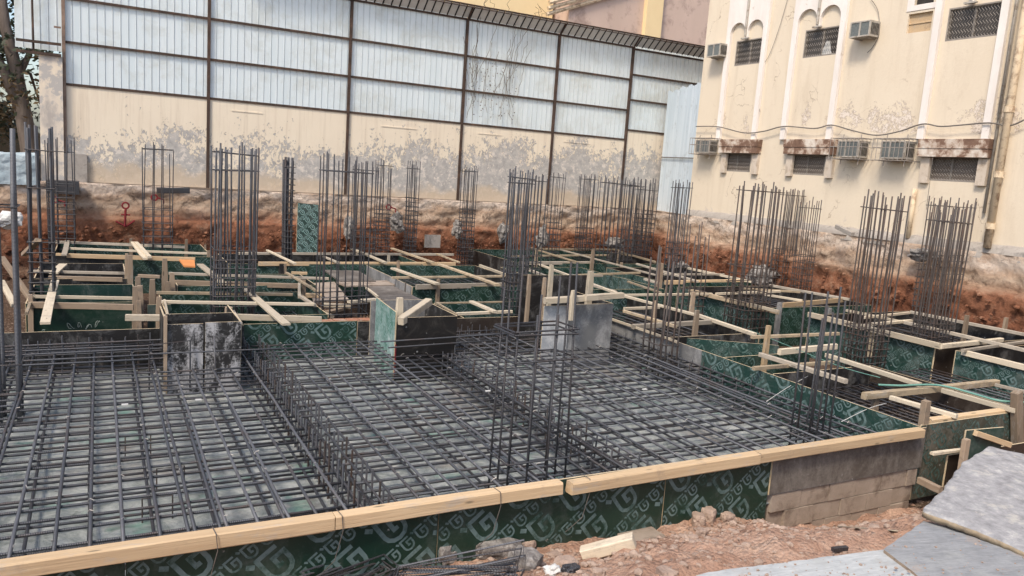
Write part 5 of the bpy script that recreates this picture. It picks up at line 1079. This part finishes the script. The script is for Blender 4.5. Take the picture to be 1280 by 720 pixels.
for k in range(2600):
    if k % 2: x, y, z = ru(-4, 16), 21.35-abs(random.gauss(0, .5)), -.80
    else: x, y, z = 15.75-abs(random.gauss(0, .5)), ru(4, 21), -.80
    if k % 5 == 0: x, y, z = ru(-3.5, -2.2), ru(8, 20), ru(-.8, .3)
    r = .02+.09*RN()**4; g = bmesh.ops.create_icosphere(bm, subdivisions=1, radius=r)
    for v in g['verts']: v.co = Vector((v.co.x*ru(.8, 1.3)+x, v.co.y*ru(.8, 1.3)+y, v.co.z*ru(.6, 1)+z))
for k in range(2200):
    if k % 5 < 3: x, z = ru(-6, 16), ru(-.6, .35); y = 21.62-.55*max(0, 1-(z+.95)/.735)**1.4-(.12 if z < .5 else 0)
    else: y, z = ru(4, 21.5), ru(-.6, .6); x = 15.98-.5*max(0, 1-(z+.95)/.735)**1.4-(.14 if z < .6 else 0)
    r = .012+.05*RN()**3; g = bmesh.ops.create_icosphere(bm, subdivisions=1, radius=r)
    for v in g['verts']: v.co = Vector((v.co.x*ru(.8, 1.4)+x, v.co.y*ru(.8, 1.4)+y, v.co.z*ru(.6, 1)+z))
me = bpy.data.meshes.new('bank_rubble'); bm.to_mesh(me); bm.free(); me.materials.append(MT['bank']); tag(put('bank_rubble', me), 'loose stones fallen at the foot of the earth banks', 'rubble', kind='stuff')

def onboard(px, z0, gx, gy, base):                     # plane rising toward the viewer
    d = at(*px, z=-1)-CAM; n = Vector((-gx, -gy, 1)); return CAM+d*(n.dot(base-CAM)/n.dot(d))
def slab(name, px, base, gx, gy, t, mat, mside, label, cat, grain=None, jag=0., grp=None):
    q = [onboard(p, 0, gx, gy, base) for p in px]; c = sum(q, Vector())/len(q); nrm = Vector((-gx, -gy, 1)).normalized(); u = Vector(grain).normalized() if grain else (q[1]-q[0]).normalized()
    u = (u-nrm*u.dot(nrm)).normalized(); v = nrm.cross(u); P = [((k-c).dot(u), (k-c).dot(v)) for k in q]
    if jag:
        R = []
        for i, a in enumerate(P):
            b = P[(i+1) % len(P)]; L = math.hypot(b[0]-a[0], b[1]-a[1]); n = max(1, int(L/.05))
            for k in range(n): R.append((a[0]+(b[0]-a[0])*k/n+ru(-jag, jag), a[1]+(b[1]-a[1])*k/n+ru(-jag, jag)))
        P = R
    if sum(P[i][0]*P[(i+1) % len(P)][1]-P[(i+1) % len(P)][0]*P[i][1] for i in range(len(P))) < 0: P = P[::-1]
    m = MB(); m.prism(P, -t, 0, 0, 1); o = put(name, m.mesh(name, [mat, mside]), None, c, Matrix((u, v, nrm)).transposed().to_quaternion()); return tag(o, label, cat, grp)
e = at(1103, 686, z=.10)
slab('plywood_board', ((868, 719), (905, 712), (1000, 700.5), (1060, 692.5), (1104, 686.5), (1150, 716), (1230, 790), (1000, 830)), at(1000, 700, z=.07), .0, -.05, .02, 'paleboard', 'old', 'pale weathered plywood board at the bottom edge, half under the blue-grey one', 'board', (1, -.12, 0), .006, 'boards laid on the near slope')
slab('plywood_board', ((1104, 686.5), (1155, 651.5), (1180, 657), (1225, 669), (1290, 693), (1460, 760), (1420, 830), (1240, 790)), at(1104, 686, z=.10), .0, -.03, .022, 'greyboard', 'old', 'blue-grey plywood board with streaky grain under the mortar-crusted slab', 'board', (1, -.25, 0), .004, 'boards laid on the near slope')
def crust(px, base, gx, gy, t, mat, label):
    q = [onboard(p, 0, gx, gy, base) for p in px]; R = []
    for k in range(len(q)):                              # uneven broken outline, rounded corners
        a, b = q[k-1], q[k]; n = max(2, int((b-a).length/.025))
        for e in range(n): R.append(a.lerp(b, e/n))
    for _ in range(3): R = [(R[k-1]+R[k]*2+R[(k+1) % len(R)])/4 for k in range(len(R))]
    c = sum(R, Vector())/len(R)
    R = [p+(p-c).normalized()*(.03*fbm(p.x*6, p.y*6, 2.)+.012*fbm(p.x*25, p.y*25, 5.)) for p in R]; N = len(R); m = MB(); m.smooth = True
    rings = ((.0, -t, 0), (.004, -t*.45, 1), (.0, -.014, 1), (-.014, -.002, 0), (-.05, .0, 0), (-.12, .002, 0))
    for off, dz, _ in rings:
        for p in R:
            d = (p-c).normalized(); m.v.append(tuple(p+d*(off+ru(-.003, .003))+Vector((0, 0, dz+.006*fbm(p.x*9, p.y*9, 3.)))))
    for r in range(len(rings)-1):
        for k in range(N): m.f.append((r*N+k, r*N+(k+1) % N, (r+1)*N+(k+1) % N, (r+1)*N+k)); m.mi.append(1 if r < 2 else 0)
    b0 = len(m.v); m.v.append(tuple(c)); m.v.append(tuple(c-Vector((0, 0, t)))); L5 = (len(rings)-1)*N
    for k in range(N):
        m.f.append((L5+k, L5+(k+1) % N, b0)); m.mi.append(0); m.f.append(((k+1) % N, k, b0+1)); m.mi.append(1)
    tag(m.build('crusted_slab', [mat, 'old2'], None, tuple(q[0])), label, 'slab')
crust(((1153, 636), (1165, 624), (1181, 608), (1192, 592), (1204, 577), (1222, 566), (1236, 556), (1250, 560), (1268, 564), (1284, 567), (1400, 585), (1480, 650), (1400, 725), (1284, 690), (1253, 674), (1225, 664), (1190, 650), (1165, 642)), at(1153, 640, z=.18), .035, .05, .055, 'slab', 'thick grey slab crusted with dried mortar, lying over the blue-grey board')
p0, p1 = onsoil(727, 700), onsoil(792, 684); o = stick('timber_offcut', p0+Vector((0, 0, .05)), p1+Vector((0, 0, .055)), .11, .09, 'pale'); tag(o, 'split squared timber off-cut lying on the gravel near the green front', 'timber')
p0 = onsoil(808, 676); slab('plywood_piece', ((769, 662), (815, 658), (846, 680), (790, 692)), p0+Vector((0, 0, .045)), .02, -.18, .018, 'block', 'pale', 'small dusty plywood piece behind the split timber off-cut', 'board', (1, 0, 0), .006)
tag(stick('wood_strip', onsoil(1050, 662)+Vector((0, 0, .03)), onsoil(1118, 668)+Vector((0, 0, .03)), .05, .008, 'pale'), 'thin curled wood strip on the soil beside the blue-grey board', 'strip')
tag(stick('wood_scrap', onsoil(1040, 692)+Vector((0, 0, .03)), onsoil(1058, 690)+Vector((0, 0, .03)), .03, .03, 'bardark'), 'dark short scrap at the rim of the pale weathered board', 'scrap')
# bundles of bent stirrups in the near left
def bundle(label, px0, px1, n, seed):
    random.seed(seed); p0, p1 = onsoil(*px0, .06), onsoil(*px1, .06); t = thing('stirrup_bundle', label, 'stirrups', tuple((p0+p1)/2), 'bundles of bent stirrups'); d = (p1-p0); L = d.length; d.normalize(); s = Vector((-d.y, d.x, 0)).normalized()
    for k in range(n):
        a = ru(-.25, .25); w = ru(.14, .24); c = p0+d*ru(-.06, .06)+s*ru(-.10, .10)+Vector((0, 0, .009*k+ru(0, .015))); dd = (d*math.cos(a)+s*math.sin(a)); ss = (s*math.cos(a)-d*math.sin(a)); tl = ru(-.12, .12)
        a = a*.3; tl *= .25; c = c-s*w*(1 if s.y > 0 else -1); pts = [c, c+dd*L+Vector((0, 0, tl)), c+dd*L+ss*w+Vector((0, 0, tl+.03)), c+ss*w+Vector((0, 0, .03)), c+Vector((0, 0, .004)), c+dd*.09+ss*.06]
        m = MB(); m.tube([tuple(v) for v in pts], .0065, 6); m.build('stirrup', random.choice(('bar', 'bardark', 'barlight')), t, tuple(c))
bundle('rectangular stirrups leaning together below the long beams at the bottom edge', (385, 735), (462, 704), 8, 61); bundle('flat bundle of long stirrups in front of the rough concrete chunks', (500, 728), (650, 716), 12, 62)
for i, (px, py) in enumerate(((700, 712), (712, 716), (690, 718))):
    p = onsoil(px, py); lump('litter', (p.x, p.y, p.z+.03), .045, 'paper' if i != 1 else 'bardark', ('white crumpled plastic scrap among stones at the bottom edge', 'dark plastic scrap between two white ones at the bottom edge', 'white plastic scrap lowest at the bottom edge')[i], 'litter', None, (1.3, 1, .7), 3, .5, 70+i)

# hose and strings over the right forms
cable('hose', [at(px, py, z=.10) for px, py in ((1098, 481), (1125, 482), (1150, 481), (1173, 481.5), (1195, 486), (1213, 491), (1245, 500), (1270, 502.5), (1300, 503))], .014, 'green hose trailing over the timbers of the right forms', 'hose', 'hose')
cable('string_line', [at(px, py, z=.06) for px, py in ((935, 412), (985, 432), (1050, 458), (1100, 472))], .005, 'taut pale green string over the aisle beside the raft', 'string', 'hose')
cable('string_line', [at(px, py, z=-.05) for px, py in ((958, 502), (985, 484), (1010, 470))], .004, 'thin white string tied across the corner of the right mat', 'string', 'paper'); cable('string_line', [at(px, py, z=-.02) for px, py in ((1052, 527), (1085, 511), (1108, 504))], .004, 'thin white string tied to the green side panel near its corner', 'string', 'paper')
for i, (px, py) in enumerate(((248, 499), (156, 505), (610, 488), (806, 486))):
    p = at(px, py, z=-.16); m = MB(); m.box((p.x-.03, p.y-.014, -.172), (p.x+.03, p.y+.014, -.160)); tag(m.build('litter', 'paper', None, tuple(p)), ('white scrap on the left mat near the splashed black panel', 'white scrap on the left mat by its middle lap bars', 'white scrap on the middle mat below the almost black shutter', 'white scrap on the right mat below the grey shutter')[i], 'litter')

# ================================================================== LIGHT
w = bpy.data.worlds.new('World'); scene.world = w; w.use_nodes = True; nt = w.node_tree
sky = nt.nodes.new('ShaderNodeTexSky'); sky.sky_type = 'NISHITA'; sky.sun_disc = False
SV = Vector((-.62, -.42, .95)).normalized()
sky.sun_elevation = math.asin(SV.z); sky.sun_rotation = math.atan2(SV.x, SV.y); sky.air_density = 1.0; sky.dust_density = 2.5; sky.ozone_density = .6
nt.links.new(sky.outputs[0], nt.nodes['Background'].inputs[0]); nt.nodes['Background'].inputs[1].default_value = .105
ld = bpy.data.lights.new('sun', 'SUN'); ld.energy = 1.5; ld.angle = math.radians(11); ld.color = (1, .88, .73)
so = bpy.data.objects.new('sun', ld); COL.objects.link(so); so.rotation_mode = 'QUATERNION'; so.rotation_quaternion = SV.to_track_quat('Z', 'Y')
scene.view_settings.view_transform = 'Standard'; scene.view_settings.look = 'None'; scene.view_settings.exposure = 1.2; scene.view_settings.gamma = 1
scene.cycles.max_bounces = 6; scene.cycles.use_denoising = True
